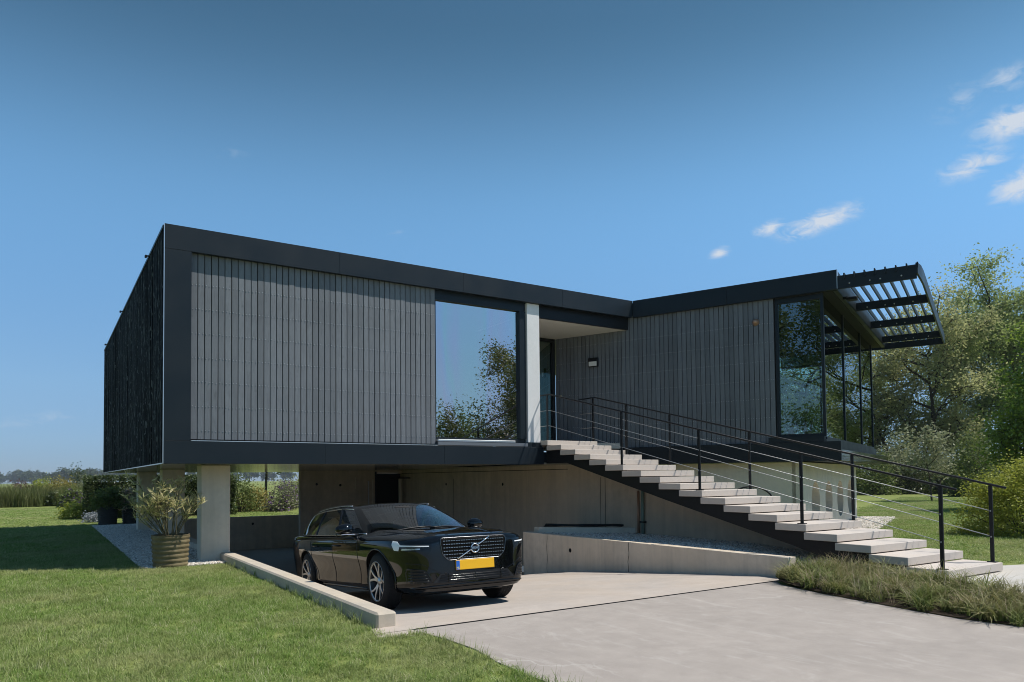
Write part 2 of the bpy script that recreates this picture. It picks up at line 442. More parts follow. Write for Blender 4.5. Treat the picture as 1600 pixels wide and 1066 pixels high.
# ================================================================== ground
def m_lawn():
    t = NT('lawn_turf')
    a = t.noise(.35, 5, .6); b = t.noise(3.0, 6, .65); c = t.noise(40, 4, .6)
    col = t.ramp(b, [(.3, (.14, .185, .042)), (.55, (.22, .265, .075)), (.75, (.30, .31, .13))])
    col = t.mix(t.math('MULTIPLY', t.ramp(a, [(.35, 0.0), (.7, 1.0)]), .45), col, (.28, .30, .11))
    st = t.n('ShaderNodeTexWave'); st.inputs['Scale'].default_value = .16; st.inputs['Distortion'].default_value = .6
    t.l(t.map((1, .35, 1), rot=(0, 0, .35)), st.inputs['Vector'])
    col = t.mix(t.math('MULTIPLY', st.outputs['Fac'], .3), col, (.26, .29, .10))
    col = t.mix(t.math('MULTIPLY', c, .35), col, (.06, .085, .022))
    t.bsdf(col, .9, 0, .15, t.bump(t.math('ADD', b, c), .6, .03)); return t.done()
M_LAWN = m_lawn()
GZ = -0.012
HX0, HX1, HXB, HY0, HYB, HY1 = 3.0, 9.70, 10.95, 6.66, 13.9, 28.1
def rects_mesh(rects, z):
    vs = []; fs = []
    for x0, x1, y0, y1 in rects:
        k = len(vs); vs += [(x0, y0, z), (x1, y0, z), (x1, y1, z), (x0, y1, z)]; fs.append((k, k + 1, k + 2, k + 3))
    return mesh_from(vs, fs)
F = 3000
RG = .12                                   # the garden right of the driveway lies a little higher
lm_ = rects_mesh([(-F, HX0, -F, F), (HX0, HX1, -F, HY0), (HX0, HX1, HY1, F)], GZ); k0 = len(lm_.vertices)
vv = [tuple(v.co) for v in lm_.vertices]; ff = [tuple(p.vertices) for p in lm_.polygons]
def _q(x0, x1, y0, y1, za, zb):
    k = len(vv); vv.extend([(x0, y0, za), (x1, y0, zb), (x1, y1, zb), (x0, y1, za)]); ff.append((k, k + 1, k + 2, k + 3))
_q(HX1, HXB, -F, HYB, RG, RG); _q(HX1, HXB, HY1, F, GZ, RG); _q(HXB, F, -F, F, RG, RG)
lawn = obj('lawn', mesh_from(vv, ff), M_LAWN)
tag(lawn, kind='structure')

def ramp_z(v):
    pts = [(6.0, 0), (7.1, 0), (8.4, -.105), (10.4, -.275), (11.4, -.365), (12.5, -.50), (14.4, -.82), (15.5, -.98), (16.5, -1.05), (40, -1.05)]
    for (a, za), (b, zb) in zip(pts, pts[1:]):
        if a <= v <= b: return za + (zb - za) * (v - a) / (b - a)
    return 0.0
# near slab: left edge against the grass, right edge along the sedge bed
bed_edge = [(8.75, 6.64), (8.55, 6.4), (8.30, 5.6), (8.10, 4.6), (7.98, 3.8), (8.05, 3.2), (8.3, 2.0), (8.8, 0.5), (9.2, -2), (9.2, -14)]
rnd = random.Random(4)
left_edge = [(3.12 + rnd.uniform(-.03, .03) + (.08 if 5.4 < y < 6.4 else 0), y) for y in np.linspace(-14, 6.6, 42)]
slab_poly = [(x, y) for x, y in left_edge] + [(3.14, 6.635)] + bed_edge
slab = prism('driveway', slab_poly, -.2, 0.0, M_SLAB); tag(slab, kind='structure')
ys = [6.675, 7.1] + list(np.linspace(7.4, 16.5, 28)) + [28.0]
vs = []; fs = []
for y in ys:
    x0 = 2.75 if y < 6.92 else 3.02
    vs += [(x0, y, ramp_z(y)), (9.66, y, ramp_z(y))]
for i in range(len(ys) - 1): fs.append((2 * i, 2 * i + 1, 2 * i + 3, 2 * i + 2))
k = len(vs); vs += [(9.66, 14.2, -.792), (10.9, 14.2, -.792), (10.9, 16.5, -1.054), (9.66, 16.5, -1.054), (10.9, 28, -1.054), (9.66, 28, -1.054)]
fs += [(k, k + 1, k + 2, k + 3), (k + 3, k + 2, k + 4, k + 5)]
rampo = obj('ramp', mesh_from(vs, fs), M_RAMP); tag(rampo, kind='structure')
# drain slot between slab and ramp
dr = empty('drain_channel', (5.9, 6.655, 0), 'narrow dark steel drain slot across the concrete driveway', 'drain')
box('channel', 3.16, 8.72, 6.637, 6.673, -.10, -.022, M_DARK, dr)
box('slot_edge', 3.16, 8.72, 6.634, 6.642, -.06, .003, M_STEEL, dr); box('slot_edge', 3.16, 8.72, 6.668, 6.676, -.06, .003, M_STEEL, dr)
# concrete apron where the kerb ends
ap = prism('apron', [(2.70, 6.55), (3.125, 6.35), (3.125, 6.66), (3.02, 6.95), (2.80, 6.95)], -.1, -.004, M_RAMP); tag(ap, kind='structure')
# pad and path at the foot of the stairs
pth = prism('path', [(9.35, -14), (12.6, -14), (12.6, 4.9), (11.4, 5.3), (9.7, 5.3), (9.35, 3.9)], -.1, RG + .012, M_PATH); tag(pth, kind='structure')
SOIL = simple('dark_soil', (.05, .038, .027), .95, 0, .1)
def bed_z(x, y): return .012 + max(0.0, min(1.0, (x - 8.3) / .9)) * (RG - .006)
bv = []; bf = []
for x, y in bed_edge[:9]:
    xr = 9.34 if y < 3.9 else 9.34 + (y - 3.9) * .33
    for f in (0, .25, .5, .75, 1.0): xx = x - .004 + (xr - x) * f; bv.append((xx, y if y < 6.6 else y + f * .3, bed_z(xx, y)))
for i in range(len(bed_edge[:9]) - 1):
    for j in range(4): a = i * 5 + j; bf.append((a, a + 5, a + 6, a + 1))
bed = obj('planting_bed', mesh_from(bv, bf), SOIL); tag(bed, kind='structure')

# ================================================================== concrete walls
def ties(parent, pts, axis='x'):
    for x, y, z in pts:
        me = lathe([(0, .004), (.036, .004), (.046, -.004)], 14, 'Z')
        o = obj('tie_hole', me, M_DARK); o.location = (x, y, z)
        o.rotation_euler = (0, -math.pi / 2, 0) if axis == 'x' else (math.pi / 2, 0, 0)
        put(o, parent)

kerb = side_prism('kerb_wall', [(6.93, -.25), (14.58, -1.3), (14.58, .15), (6.93, .15)], 2.85, 3.07, M_KERB, bevel=.022)
tag(kerb, 'low concrete kerb wall between the lawn and the garage ramp', 'kerb')
rw = empty('retaining_wall', (9.2, 10, 0), 'sloping grey concrete retaining wall on the right of the ramp', 'wall')
rw_m = side_prism('wall_body', [(6.70, -.2), (13.61, -1.2), (13.61, .293), (6.70, .305)], 9.11, 9.30, M_CONC, rw, bevel=.006)
ties(rw, [(9.107, 11.88, .007)])
for vv, zt in ((10.13, .29), (12.69, .285)):
    bm = bmesh.new(); r2 = random.Random(int(vv * 10)); z0 = ramp_z(vv)
    n = 9
    for k in range(n):
        za = z0 + (zt - z0) * k / n; zb = z0 + (zt - z0) * (k + 1) / n
        ya = vv + math.sin(k * 1.3 + vv) * .012 + (-.03 * k / n if vv < 11 else 0); yb = vv + math.sin((k + 1) * 1.3 + vv) * .012 + (-.03 * (k + 1) / n if vv < 11 else 0)
        w = .006
        a = [bm.verts.new((9.1075, y, z)) for y, z in ((ya - w, za), (ya + w, za), (yb + w, zb), (yb - w, zb))]; bm.faces.new(a)
    obj('crack', bm_mesh(bm), M_DARK, rw)
cross = prism('light_well_wall', [(9.305, 13.27), (10.84, 11.80), (10.84, 11.98), (9.305, 13.45)], -.9, .40, M_CONC_COL)
tag(cross, 'low pale concrete wall closing off the gravel strip under the stairs', 'wall')

gw = empty('garage_side_wall', (10.95, 15, 0), 'long shaded concrete wall along the right side of the garage under the stairs', 'wall')
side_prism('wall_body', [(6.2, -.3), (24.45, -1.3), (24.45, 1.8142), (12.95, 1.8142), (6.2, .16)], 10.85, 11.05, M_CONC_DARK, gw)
ties(gw, [(10.847, 17.21, 1.33), (10.847, 20.6, 1.33)])
for vv in (12.97, 12.80, 20.1): box('joint', 10.8465, 10.852, vv - .006, vv + .006, -.9, 1.5, M_DARK, gw)
box('shadow_gap', 10.8455, 10.86, 14.2, 24.4, 1.70, 1.715, M_DARK, gw)
dp = empty('downpipe', (10.80, 11.6, .2), 'slim pale green downpipe on the concrete wall below the stairs', 'pipe')
GREEN = simple('green_pipe', (.16, .24, .21), .5); COPPER = simple('copper', (.42, .26, .18), .45, .5)
tube('pipe', [(10.80, 11.52, .22), (10.80, 11.52, 1.2)], .035, GREEN, dp, 12); box('bracket', 10.76, 10.85, 11.46, 11.58, .52, .55, M_STEEL, dp)
tube('pipe', [(10.82, 11.68, .22), (10.82, 11.68, 1.2)], .028, COPPER, dp, 12)
gb = empty('garage_back_wall', (8.9, 24.1, -1), 'shaded concrete wall with a dark doorway at the back of the garage', 'wall')
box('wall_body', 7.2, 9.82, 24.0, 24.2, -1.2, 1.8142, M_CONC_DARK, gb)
box('door', 9.83, 10.84, 24.10, 24.16, -1.05, 1.70, M_DARK, gb, .004); box('door_frame', 9.82, 9.88, 23.97, 24.10, -1.05, 1.78, M_STEEL, gb)
box('lintel', 9.83, 10.845, 24.0, 24.2, 1.702, 1.8142, M_CONC_DARK, gb); box('light_strip', 9.085, 9.115, 23.97, 23.995, 1.18, 1.60, M_CONC_COL, gb); box('door_bar', 9.55, 9.59, 23.95, 23.99, .2, 1.45, M_ALU, gb); box('panel_edge', 9.72, 9.75, 23.97, 23.995, -.9, 1.5, M_CONC_COL, gb)
ties(gb, [(7.75, 23.997, 1.36), (8.57, 23.997, 1.32)], 'y')
sp = empty('standpipe', (10.6, 24.0, -1.05), 'pale round standpipe with a flat top beside the dark garage doorway', 'pipe')
tube('pipe', [(10.66, 23.7, -1.05), (10.66, 23.7, 1.52)], .07, M_CONC_COL, sp, 14); box('cap', 10.42, 10.84, 23.25, 23.95, 1.52, 1.56, M_STEEL, sp)
lw = empty('rear_low_wall', (6, 28, -1), 'dark low concrete wall closing the garage towards the garden', 'wall')
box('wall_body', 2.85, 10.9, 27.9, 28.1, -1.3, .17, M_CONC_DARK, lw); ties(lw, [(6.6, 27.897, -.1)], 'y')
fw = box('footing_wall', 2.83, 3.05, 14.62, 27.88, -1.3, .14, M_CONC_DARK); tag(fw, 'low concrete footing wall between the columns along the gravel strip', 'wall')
for k, (y, lab) in enumerate(((14.6, 'pale concrete column at the kerb under the front of the house'), (19.85, 'shaded concrete column in the middle of the left side of the house'), (25.2, 'shaded concrete column furthest back on the left side of the house'))):
    c = box('concrete_column', 2.51, 3.035, y, y + .42, -1.2, 1.805, M_CONC_COL, None, .015)
    tag(c, lab, 'column', 'concrete columns carrying the house')

# base of the angled wing
NP = Vector((12.63, 13.732, 0)); RA = RAD(66.36)
RV = Vector((math.cos(RA), -math.sin(RA), 0)); TV = Vector((math.sin(RA), math.cos(RA), 0))
MRT = Matrix(((RV.x, TV.x, 0, NP.x), (RV.y, TV.y, 0, NP.y), (0, 0, 1, 0), (0, 0, 0, 1)))
def rt(s, t, z=0): return MRT @ Vector((s, t, z))
bw = empty('base_wall', rt(3.9, 4, 0), 'beige concrete base wall with four round openings under the angled wing', 'wall')
M_BASE = concrete('concrete_base', (.82, .76, .64), .14, 1.0, .2, .2, .85, (1.04, 1.0, .9))
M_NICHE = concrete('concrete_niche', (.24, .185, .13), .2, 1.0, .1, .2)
box('front_wall', -3.0, 3.80, .37, .60, -.4, 1.80, M_BASE, bw, 0, MRT)
bm = bmesh.new(); NSEG = 36
def ring_cell(t0, t1, z0, z1, tc_, zc, r, s0, s1):
    """wall cell in the (t, z) plane with a round hole, between depths s0 and s1"""
    angs = [2 * math.pi * k / NSEG + math.pi / 4 for k in range(NSEG)]
    def outer(a):
        c, s = math.cos(a), math.sin(a); ks = []
        if c > 1e-6: ks.append((t1 - tc_) / c)
        if c < -1e-6: ks.append((t0 - tc_) / c)
        if s > 1e-6: ks.append((z1 - zc) / s)
        if s < -1e-6: ks.append((z0 - zc) / s)
        k = min(ks); return tc_ + c * k, zc + s * k
    corners = [(t1, z1), (t0, z1), (t0, z0), (t1, z0)]
    angs = sorted(set([round(a % (2 * math.pi), 6) for a in angs] + [round(math.atan2(z - zc, t - tc_) % (2 * math.pi), 6) for t, z in corners]))
    L = []
    for s in (s0, s1):
        L.append(([bm.verts.new((s, *((tc_ + r * math.cos(a)), (zc + r * math.sin(a))))) for a in angs], [bm.verts.new((s, *outer(a))) for a in angs]))
    n = len(angs)
    for k in range(n):
        k2 = (k + 1) % n
        bm.faces.new((L[1][0][k], L[1][1][k], L[1][1][k2], L[1][0][k2])); bm.faces.new((L[0][0][k], L[0][0][k2], L[0][1][k2], L[0][1][k]))
        bm.faces.new((L[0][0][k], L[1][0][k], L[1][0][k2], L[0][0][k2]))
for k in range(4): ring_cell(.96 + 1.735 * k, .96 + 1.735 * (k + 1), -.4, 1.80, 1.825 + 1.735 * k, .84, .505, 3.72, 3.95)
bmesh.ops.transform(bm, matrix=MRT, verts=bm.verts[:]); bmesh.ops.remove_doubles(bm, verts=bm.verts[:], dist=1e-4)
obj('pierced_wall', bm_mesh(bm), M_BASE, bw)
box('corner_pier', 3.72, 3.95, .37, .958, -.4, 1.80, M_BASE, bw, 0, MRT); box('end_pier', 3.72, 3.95, 7.902, 8.30, -.4, 1.80, M_BASE, bw, 0, MRT)
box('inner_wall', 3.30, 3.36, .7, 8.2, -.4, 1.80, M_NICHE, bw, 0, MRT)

# ================================================================== house
X0, Y0, XN, YB = 1.748, 13.732, 12.63, 28.13
ZU, ZT, ZF = 1.81, 6.00, 5.57
house = empty('house', (7, 20, 0), 'raised black timber villa with flat roof, angled wing and big windows', 'house')
g = .0016
# fascia of the long wing
xs = [X0, 4.9, 7.7, 10.4, XN]
for a, b in zip(xs, xs[1:]): box('fascia_panel', a + g, b - g, Y0, Y0 + .10, ZF, ZT, M_FASCIA, house, .002)
box('fascia_panel', X0 + g, 2.19, Y0 + .001, Y0 + .10, 2.213, ZF - .004, M_FASCIA, house, .002)
for a, b in zip([X0, 4.6, 7.2, 9.80], [4.6, 7.2, 9.80]): box('fascia_panel', a + g, b - g, Y0, Y0 + .10, ZU, 2.21, M_FASCIA, house, .002)
box('corner_trim', X0 - .006, X0 + .006, Y0 - .004, Y0 + .006, ZU, ZT, M_ALU, house)
box('sill_strip', 2.2, 7.05, Y0 + .004, Y0 + .11, 2.211, 2.222, M_ALU, house)
prism('roof', [(X0 + .06, Y0 + .17), (XN, Y0 + .17), (XN + 3, 20), (XN + 3, YB - .05), (X0 + .06, YB - .05)], 5.40, 5.985, M_FASCIA, house)
prism('floor_slab', [(X0 + .06, Y0 + .1), (9.8, Y0 + .1), (9.8, 16.2), (11.9, 16.2), (XN + 3, 20), (XN + 3, YB - .05), (X0 + .06, YB - .05)], 1.86, 2.205, M_FASCIA, house)
# underside panels (pieces with joints)
uy = [Y0 + .02, 17.2, 20.8, 24.4, YB - .02]; ux = [X0 + .02, 5.4, 9.0, 12.4, 15.6]
for ya, yb in zip(uy, uy[1:]):
    for xa, xb in zip(ux, ux[1:]):
        if xa > 9 and ya < 14: continue
        box('underside_panel', xa + .006, xb - .006, ya + .006, yb - .006, 1.815, 1.855, M_UNDER, house)
box('underside_panel', 9.006, 9.79, Y0 + .11, 17.19, 1.815, 1.855, M_UNDER, house)
# cladding of the front
clad = obj('board_wall', rects_mesh([], 0) if False else mesh_from([(2.19, Y0 + .15, 2.22), (7.06, Y0 + .15, 2.22), (7.06, Y0 + .15, 5.60), (2.19, Y0 + .15, 5.60)], [(0, 1, 2, 3)]), M_DARK, house)
def board_mesh(w, h, d):
    bm = bmesh.new(); box_bm(bm, -w / 2, w / 2, 0, d, 0, h, .005); return bm_mesh(bm)
NB = 42; pitch = (7.05 - 2.195) / NB
bme = board_mesh(pitch - .0115, 5.60 - 2.245, .028); bme.materials.append(M_BOARD)
r3 = random.Random(11)
for k in range(NB):
    o = obj('board', bme, None, None, loc=(2.195 + pitch * (k + .5), Y0 + .110 + r3.uniform(-.003, .004), 2.245)); put(o, clad)
NROWS = [5.02 - .437 * k for k in range(7)]
bm = bmesh.new()
for k in range(NB):
    for z in NROWS:
        for dx in (-.028, .028):
            x = 2.195 + pitch * (k + .5) + dx + r3.uniform(-.006, .006); zz = z + r3.uniform(-.008, .008) - .0
            box_bm(bm, x - .0047, x + .0047, Y0 + .1015, Y0 + .116, zz - .0047, zz + .0047)
o = obj('nail_heads', bm_mesh(bm), M_NAIL, clad); tag(o, kind='stuff')
# charred left side wall (narrow rough boards)
sw = obj('side_wall', mesh_from([(X0 + .05, Y0 + .1, ZU), (X0 + .05, YB, ZU), (X0 + .05, YB, ZT - .02), (X0 + .05, Y0 + .1, ZT - .02)], [(3, 2, 1, 0)]), M_DARK, house)
bm = bmesh.new(); yy = Y0 + .012; k = 0
while yy < YB - .05:
    w = .105 + r3.uniform(-.015, .02); d = r3.uniform(0, .016)
    box_bm(bm, X0 - .002 + d, X0 + .045, yy, min(yy + w, YB), ZU + .02, ZT - .05 + r3.uniform(-.004, .004)); yy += w + .008
o = obj('charred_boards', bm_mesh(bm), M_CHAR, sw); tag(o, kind='stuff')
box('roof_trim', X0 - .012, X0 + .05, Y0 + .11, YB, ZT - .045, ZT + .004, M_FASCIA, house)
box('bottom_trim', X0 - .004, X0 + .05, Y0 + .11, YB, ZU - .002, ZU + .018, M_UNDER, house)
box('rear_wall', X0 + .06, XN + 3, YB - .14, YB - .06, 2.21, 5.39, M_FASCIA, house)
box('partition', 6.95, 7.04, Y0 + .2, 20, 2.21, 5.39, M_INT, house); box('inner_wall', 7.05, 12.0, 20, 20.1, 2.21, 5.39, M_INT, house)
# big window
win = empty('window', (8.2, 13.9, 2.3)); put(win, house)
box('pane', 7.10, 9.30, 13.945, 13.955, 2.40, 5.36, M_GLASS_BIG, win)
box('frame', 7.055, 9.40, 13.90, 13.99, 2.30, 2.395, M_FASCIA, win); box('frame', 7.055, 9.40, 13.88, 13.99, 5.365, 5.60, M_FASCIA, win)
box('frame', 7.055, 7.095, 13.90, 13.99, 2.40, 5.36, M_FASCIA, win); box('frame', 9.24, 9.40, 13.86, 13.99, 2.40, 5.36, M_FASCIA, win)
box('sill', 7.06, 9.02, 13.74, 13.93, 2.30, 2.345, M_ALU, win, .004); box('sill', 7.06, 9.36, 13.745, 13.92, 2.222, 2.296, simple('grey_sill', (.22, .23, .25), .4, .5), win)
# white column by the entrance
box('white_column', 9.42, 9.77, 13.818, 14.12, 2.32, ZF - .002, M_WHITE_COL, house, .006)
box('column_foot', 9.40, 9.79, 13.80, 14.2, 2.215, 2.318, M_FASCIA, house)
# entrance recess
box('soffit_beam', 9.42, 12.62, 13.90, 13.98, 5.285, ZF + .02, M_STEEL, house)
prism('soffit', [(9.42, 13.985), (12.74, 13.985), (11.84, 16.05), (9.42, 16.05)], 5.292, 5.33, M_SOFFIT_W, house)
ent = empty('entrance', (10.8, 15.95, 2.4)); put(ent, house)
box('door_pane', 10.92, 11.70, 15.95, 15.965, 2.46, 5.26, M_GLASS_DOOR, ent); box('door_frame', 11.66, 11.76, 15.90, 16.0, 2.44, 5.29, M_STEEL, ent)
box('door_frame', 10.84, 10.92, 15.90, 16.0, 2.44, 5.29, M_STEEL, ent); box('door_frame', 10.92, 11.66, 15.905, 16.0, 5.2, 5.288, M_STEEL, ent)
box('door_leaf', 9.42, 10.83, 15.92, 15.98, 2.44, 5.28, M_FASCIA, ent); box('recess_wall', 9.40, 9.46, 14.17, 15.9, 2.30, 5.28, M_FASCIA, ent)
prism('landing', [(9.82, 14.02), (12.40, 14.02), (11.62, 15.9), (9.82, 15.9)], 2.225, 2.362, M_TREAD, ent)

# angled wing
wing = empty('angled_wing', NP); put(wing, house)
box('fascia_panel', .005, 2.4, 0, .10, ZF, ZT, M_FASCIA, wing, .002, MRT); box('fascia_panel', 2.406, 4.83, 0, .10, ZF, ZT, M_FASCIA, wing, .002, MRT)
box('fascia_panel', 4.73, 4.829, .102, 8.75, ZF - .01, ZT - .002, M_FASCIA, wing, .002, MRT)
box('corner_trim', 4.828, 4.84, -.004, .09, ZF + .01, ZT + .002, M_ALU, wing, 0, MRT)
box('roof', -7, 4.725, .11, 8.7, 5.63, 5.97, M_FASCIA, wing, 0, MRT)
box('lower_band', -.25, 4.83, 0, .10, ZU + .002, 2.24, M_FASCIA, wing, .002, MRT)
M_GLOSSBLACK = simple('gloss_black_panel', (.006, .008, .008), .06, 0, .6)
box('lower_band', 4.75, 4.83, .102, 8.80, ZU + .004, 2.06, M_GLOSSBLACK, wing, .002, MRT)
box('ledge', 4.52, 4.76, .12, 8.7, 2.062, 2.09, M_FASCIA, wing, 0, MRT)
box('floor_slab', -1.0, 4.52, .12, 8.55, 1.83, 2.30, M_FASCIA, wing, 0, MRT)
box('interior_floor', .0, 4.40, .3, 8.05, 2.301, 2.34, M_INTFLOOR, wing, 0, MRT)
box('soffit', 3.50, 4.72, .11, 8.68, 5.56, 5.6, simple('dark_soffit', (.030, .032, .030), .7, 0, .08), wing, 0, MRT)
box('ceiling', -.05, 3.495, .4, 8.1, 5.50, 5.54, M_FASCIA, wing, 0, MRT)
for k in range(9): box('ceiling_beam', .1, 4.40, .7 + .85 * k, .80 + .85 * k, 5.36, 5.495 if k else 5.49, M_FASCIA, wing, 0, MRT)
cw = obj('board_wall', mesh_from([rt(-2.36, .145, 2.2), rt(3.47, .145, 2.2), rt(3.47, .145, 5.6), rt(-2.36, .145, 5.6)], [(0, 1, 2, 3)]), M_DARK, house)
NB2 = 50; p2 = (3.455 + 2.35) / NB2
bme2 = board_mesh(p2 - .0115, 5.60 - 2.25, .028); bme2.materials.append(M_BOARD_R)
rotR = math.atan2(RV.y, RV.x)
for k in range(NB2):
    c = rt(-2.35 + p2 * (k + .5), .105 + r3.uniform(-.003, .004), 2.25)
    o = obj('board', bme2, None, None, loc=c); o.rotation_euler = (0, 0, rotR); put(o, cw)
bm = bmesh.new()
for k in range(NB2):
    for z in NROWS:
        for dx in (-.028, .028):
            s = -2.35 + p2 * (k + .5) + dx + r3.uniform(-.006, .006); zz = z + r3.uniform(-.008, .008)
            box_bm(bm, s - .0047, s + .0047, .096, .112, zz - .0047, zz + .0047, 0, MRT)
o = obj('nail_heads', bm_mesh(bm), M_NAIL, cw); tag(o, kind='stuff')
box('inner_lining', -2.3, 3.46, .16, .30, 2.31, 5.5, M_INT, wing, 0, MRT)
box('partition', -.10, 0.0, .31, 8.1, 2.31, 5.5, M_INT, wing, 0, MRT)
# corner window: front light, glazed side, glazed rear
cwn = empty('corner_window', rt(4, .2, 2.4)); put(cwn, house)
box('pane', 3.54, 4.47, .195, .205, 2.44, 5.45, M_GLASS, cwn, 0, MRT)
for a in ((3.475, 3.535, .14, .25, 2.36, 5.56), (4.455, 4.515, .14, .23, 2.36, 5.56), (3.535, 4.455, .14, .25, 2.36, 2.43), (3.535, 4.455, .14, .25, 5.45, 5.555), (3.30, 4.50, .02, .14, 2.245, 2.36)):
    box('frame', *a, M_FASCIA, cwn, 0, MRT)
M_SCREEN = NT('screen_mesh'); _d = M_SCREEN.n('ShaderNodeBsdfDiffuse'); _d.inputs[0].default_value = (.045, .055, .045, 1); _t = M_SCREEN.n('ShaderNodeBsdfTransparent'); _t.inputs[0].default_value = (.8, .9, .85, 1)
_x = M_SCREEN.n('ShaderNodeMixShader'); _x.inputs[0].default_value = .72; M_SCREEN.l(_t.outputs[0], _x.inputs[1]); M_SCREEN.l(_d.outputs[0], _x.inputs[2]); M_SCREEN.l(_x.outputs[0], M_SCREEN.out.inputs[0]); M_SCREEN = M_SCREEN.done()
box('roller_screen', 3.545, 4.45, .28, .284, 3.98, 5.45, M_SCREEN, cwn, 0, MRT); box('screen_bar', 3.545, 4.45, .27, .294, 3.945, 3.98, M_FASCIA, cwn, 0, MRT)
tt = [.235, 2.82, 5.70, 8.06]
for a, b in zip(tt, tt[1:]): box('pane', 4.48, 4.49, a + .04, b - .04, 2.36, 5.55, M_GLASS, cwn, 0, MRT)
for t_ in tt[1:]: box('mullion', 4.45, 4.515, t_ - .035, t_ + .035, 2.30, 5.555, M_FASCIA, cwn, 0, MRT)
box('frame', 4.44, 4.52, .232, 8.1, 2.302, 2.355, M_FASCIA, cwn, 0, MRT)
ss = [0.02, 1.5, 3.0, 4.44]
for a, b in zip(ss, ss[1:]): box('pane', a + .03, b - .03, 8.10, 8.11, 2.36, 5.49, M_GLASS, cwn, 0, MRT); box('mullion', b - .028, b + .028, 8.07, 8.14, 2.34, 5.495, M_FASCIA, cwn, 0, MRT)
# pergola on the side of the angled wing
per = empty('pergola', rt(5.6, 4, 5.6)); put(per, house)
beams = [.02, 2.75, 5.40, 8.05, 9.40]
for k, t_ in enumerate(beams):
    s0 = 4.832 if t_ < 8.7 else 4.2
    box('beam', s0, 6.36 if k == 0 else 6.40, t_, t_ + .06, 5.57 + (.03 if k else 0), 5.86 if k == 0 else 5.80, M_FASCIA, per, .003, MRT)
for k in range(8): box('slat', 4.98 + .2 * k - .014, 4.98 + .2 * k + .014, -.03, 9.44, 5.775, 5.895, M_FASCIA, per, 0, MRT)
bm = bmesh.new()
plan = [(6.345, -.03), (6.385, -.03), (6.425, .35), (6.44, .85), (6.44, 9.47), (6.402, 9.47), (6.402, .85), (6.385, .36)]
lo = [bm.verts.new((p[0], p[1], 5.61 + (.05 if p[1] < 0 else 0))) for p in plan]; hi = [bm.verts.new((p[0], p[1], 5.88 if p[1] < .1 else 5.905)) for p in plan]
bm.faces.new(lo[::-1]); bm.faces.new(hi)
for i in range(len(plan)): bm.faces.new((lo[i], lo[(i + 1) % 8], hi[(i + 1) % 8], hi[i]))
bmesh.ops.transform(bm, matrix=MRT, verts=bm.verts[:]); obj('end_plate', bm_mesh(bm), M_FASCIA, per)
bm = bmesh.new()
for t_ in beams[:4]:
    for s in (5.08, 5.48, 5.68, 6.08): bmesh.ops.create_icosphere(bm, subdivisions=1, radius=.020, matrix=MRT @ Matrix.Translation((s, t_ - .004, 5.665)))
o = obj('bolts', bm_mesh(bm, True), M_ALU, per); tag(o, kind='stuff')

# small fixtures on the house (their own things)
def side_lamp(y, lab):
    e = empty('eaves_spotlight', (X0, y, 5.97), lab, 'spotlight', 'small spotlights on the left eaves')
    box('arm', X0 - .05, X0 + .02, y - .015, y + .015, 5.955, 5.98, M_STEEL, e); box('lamp_head', X0 - .085, X0 - .045, y - .04, y + .04, 5.93, 5.98, M_STEEL, e, .008)
for y, lab in ((15.82, 'small black spotlight nearest the front corner on the left eaves'), (21.34, 'small black spotlight in the middle of the left eaves'), (26.72, 'small black spotlight furthest back on the left eaves')): side_lamp(y, lab)
wl = empty('wall_light', rt(-1.17, .1, 4.53), 'black square wall light with pale lens on the dark boards by the entrance', 'wall light')
box('housing', -1.31, -1.03, .03, .10, 4.42, 4.66, M_STEEL, wl, .006, MRT); box('lens', -1.285, -1.055, .018, .03, 4.44, 4.56, simple('frosted_lens', (.75, .75, .72), .5), wl, .004, MRT)
cs = empty('copper_bell', rt(3.05, .1, 5.08), 'small round copper fitting high on the dark boards beside the corner window', 'fitting')
me = lathe([(0, .10), (.03, .10), (.05, .08), (.075, .03), (.085, 0)], 20, 'Z'); o = obj('dome', me, COPPER)
o.matrix_world = MRT @ Matrix.Translation((3.05, .10, 5.08)) @ Matrix.Rotation(math.pi / 2, 4, 'X'); o.matrix_basis = o.matrix_world.copy(); put(o, cs)
box('back_plate', 3.01, 3.09, .085, .104, 5.04, 5.12, M_STEEL, cs, .004, MRT)
db = box('doorbell', -2.22, -2.15, .085, .106, 3.67, 3.75, simple('doorbell_plate', (.55, .48, .36), .4, .5), None, .004, MRT); tag(db, 'small pale doorbell plate on the boards next to the front door', 'doorbell')
vs_ = lathe([(0, 0), (.05, 0), (.075, .06), (.08, .14), (.05, .19), (.055, .22), (.04, .22), (.035, .19), (0, .18)], 18)
va = obj('vase', vs_, simple('brown_clay', (.22, .10, .05), .6), None, loc=rt(3.68, .55, 2.34)); tag(va, 'small brown vase standing inside the corner window', 'vase')
fl = empty('floodlight', rt(5.02, 1.0, 5.5), 'small grey floodlight under the first pergola beams next to the roof edge', 'floodlight')
box('lamp_head', 4.90, 5.12, .75, .93, 5.46, 5.53, M_STEEL, fl, .01, MRT); box('arm', 4.82, 4.92, .81, .86, 5.50, 5.56, M_STEEL, fl, 0, MRT)

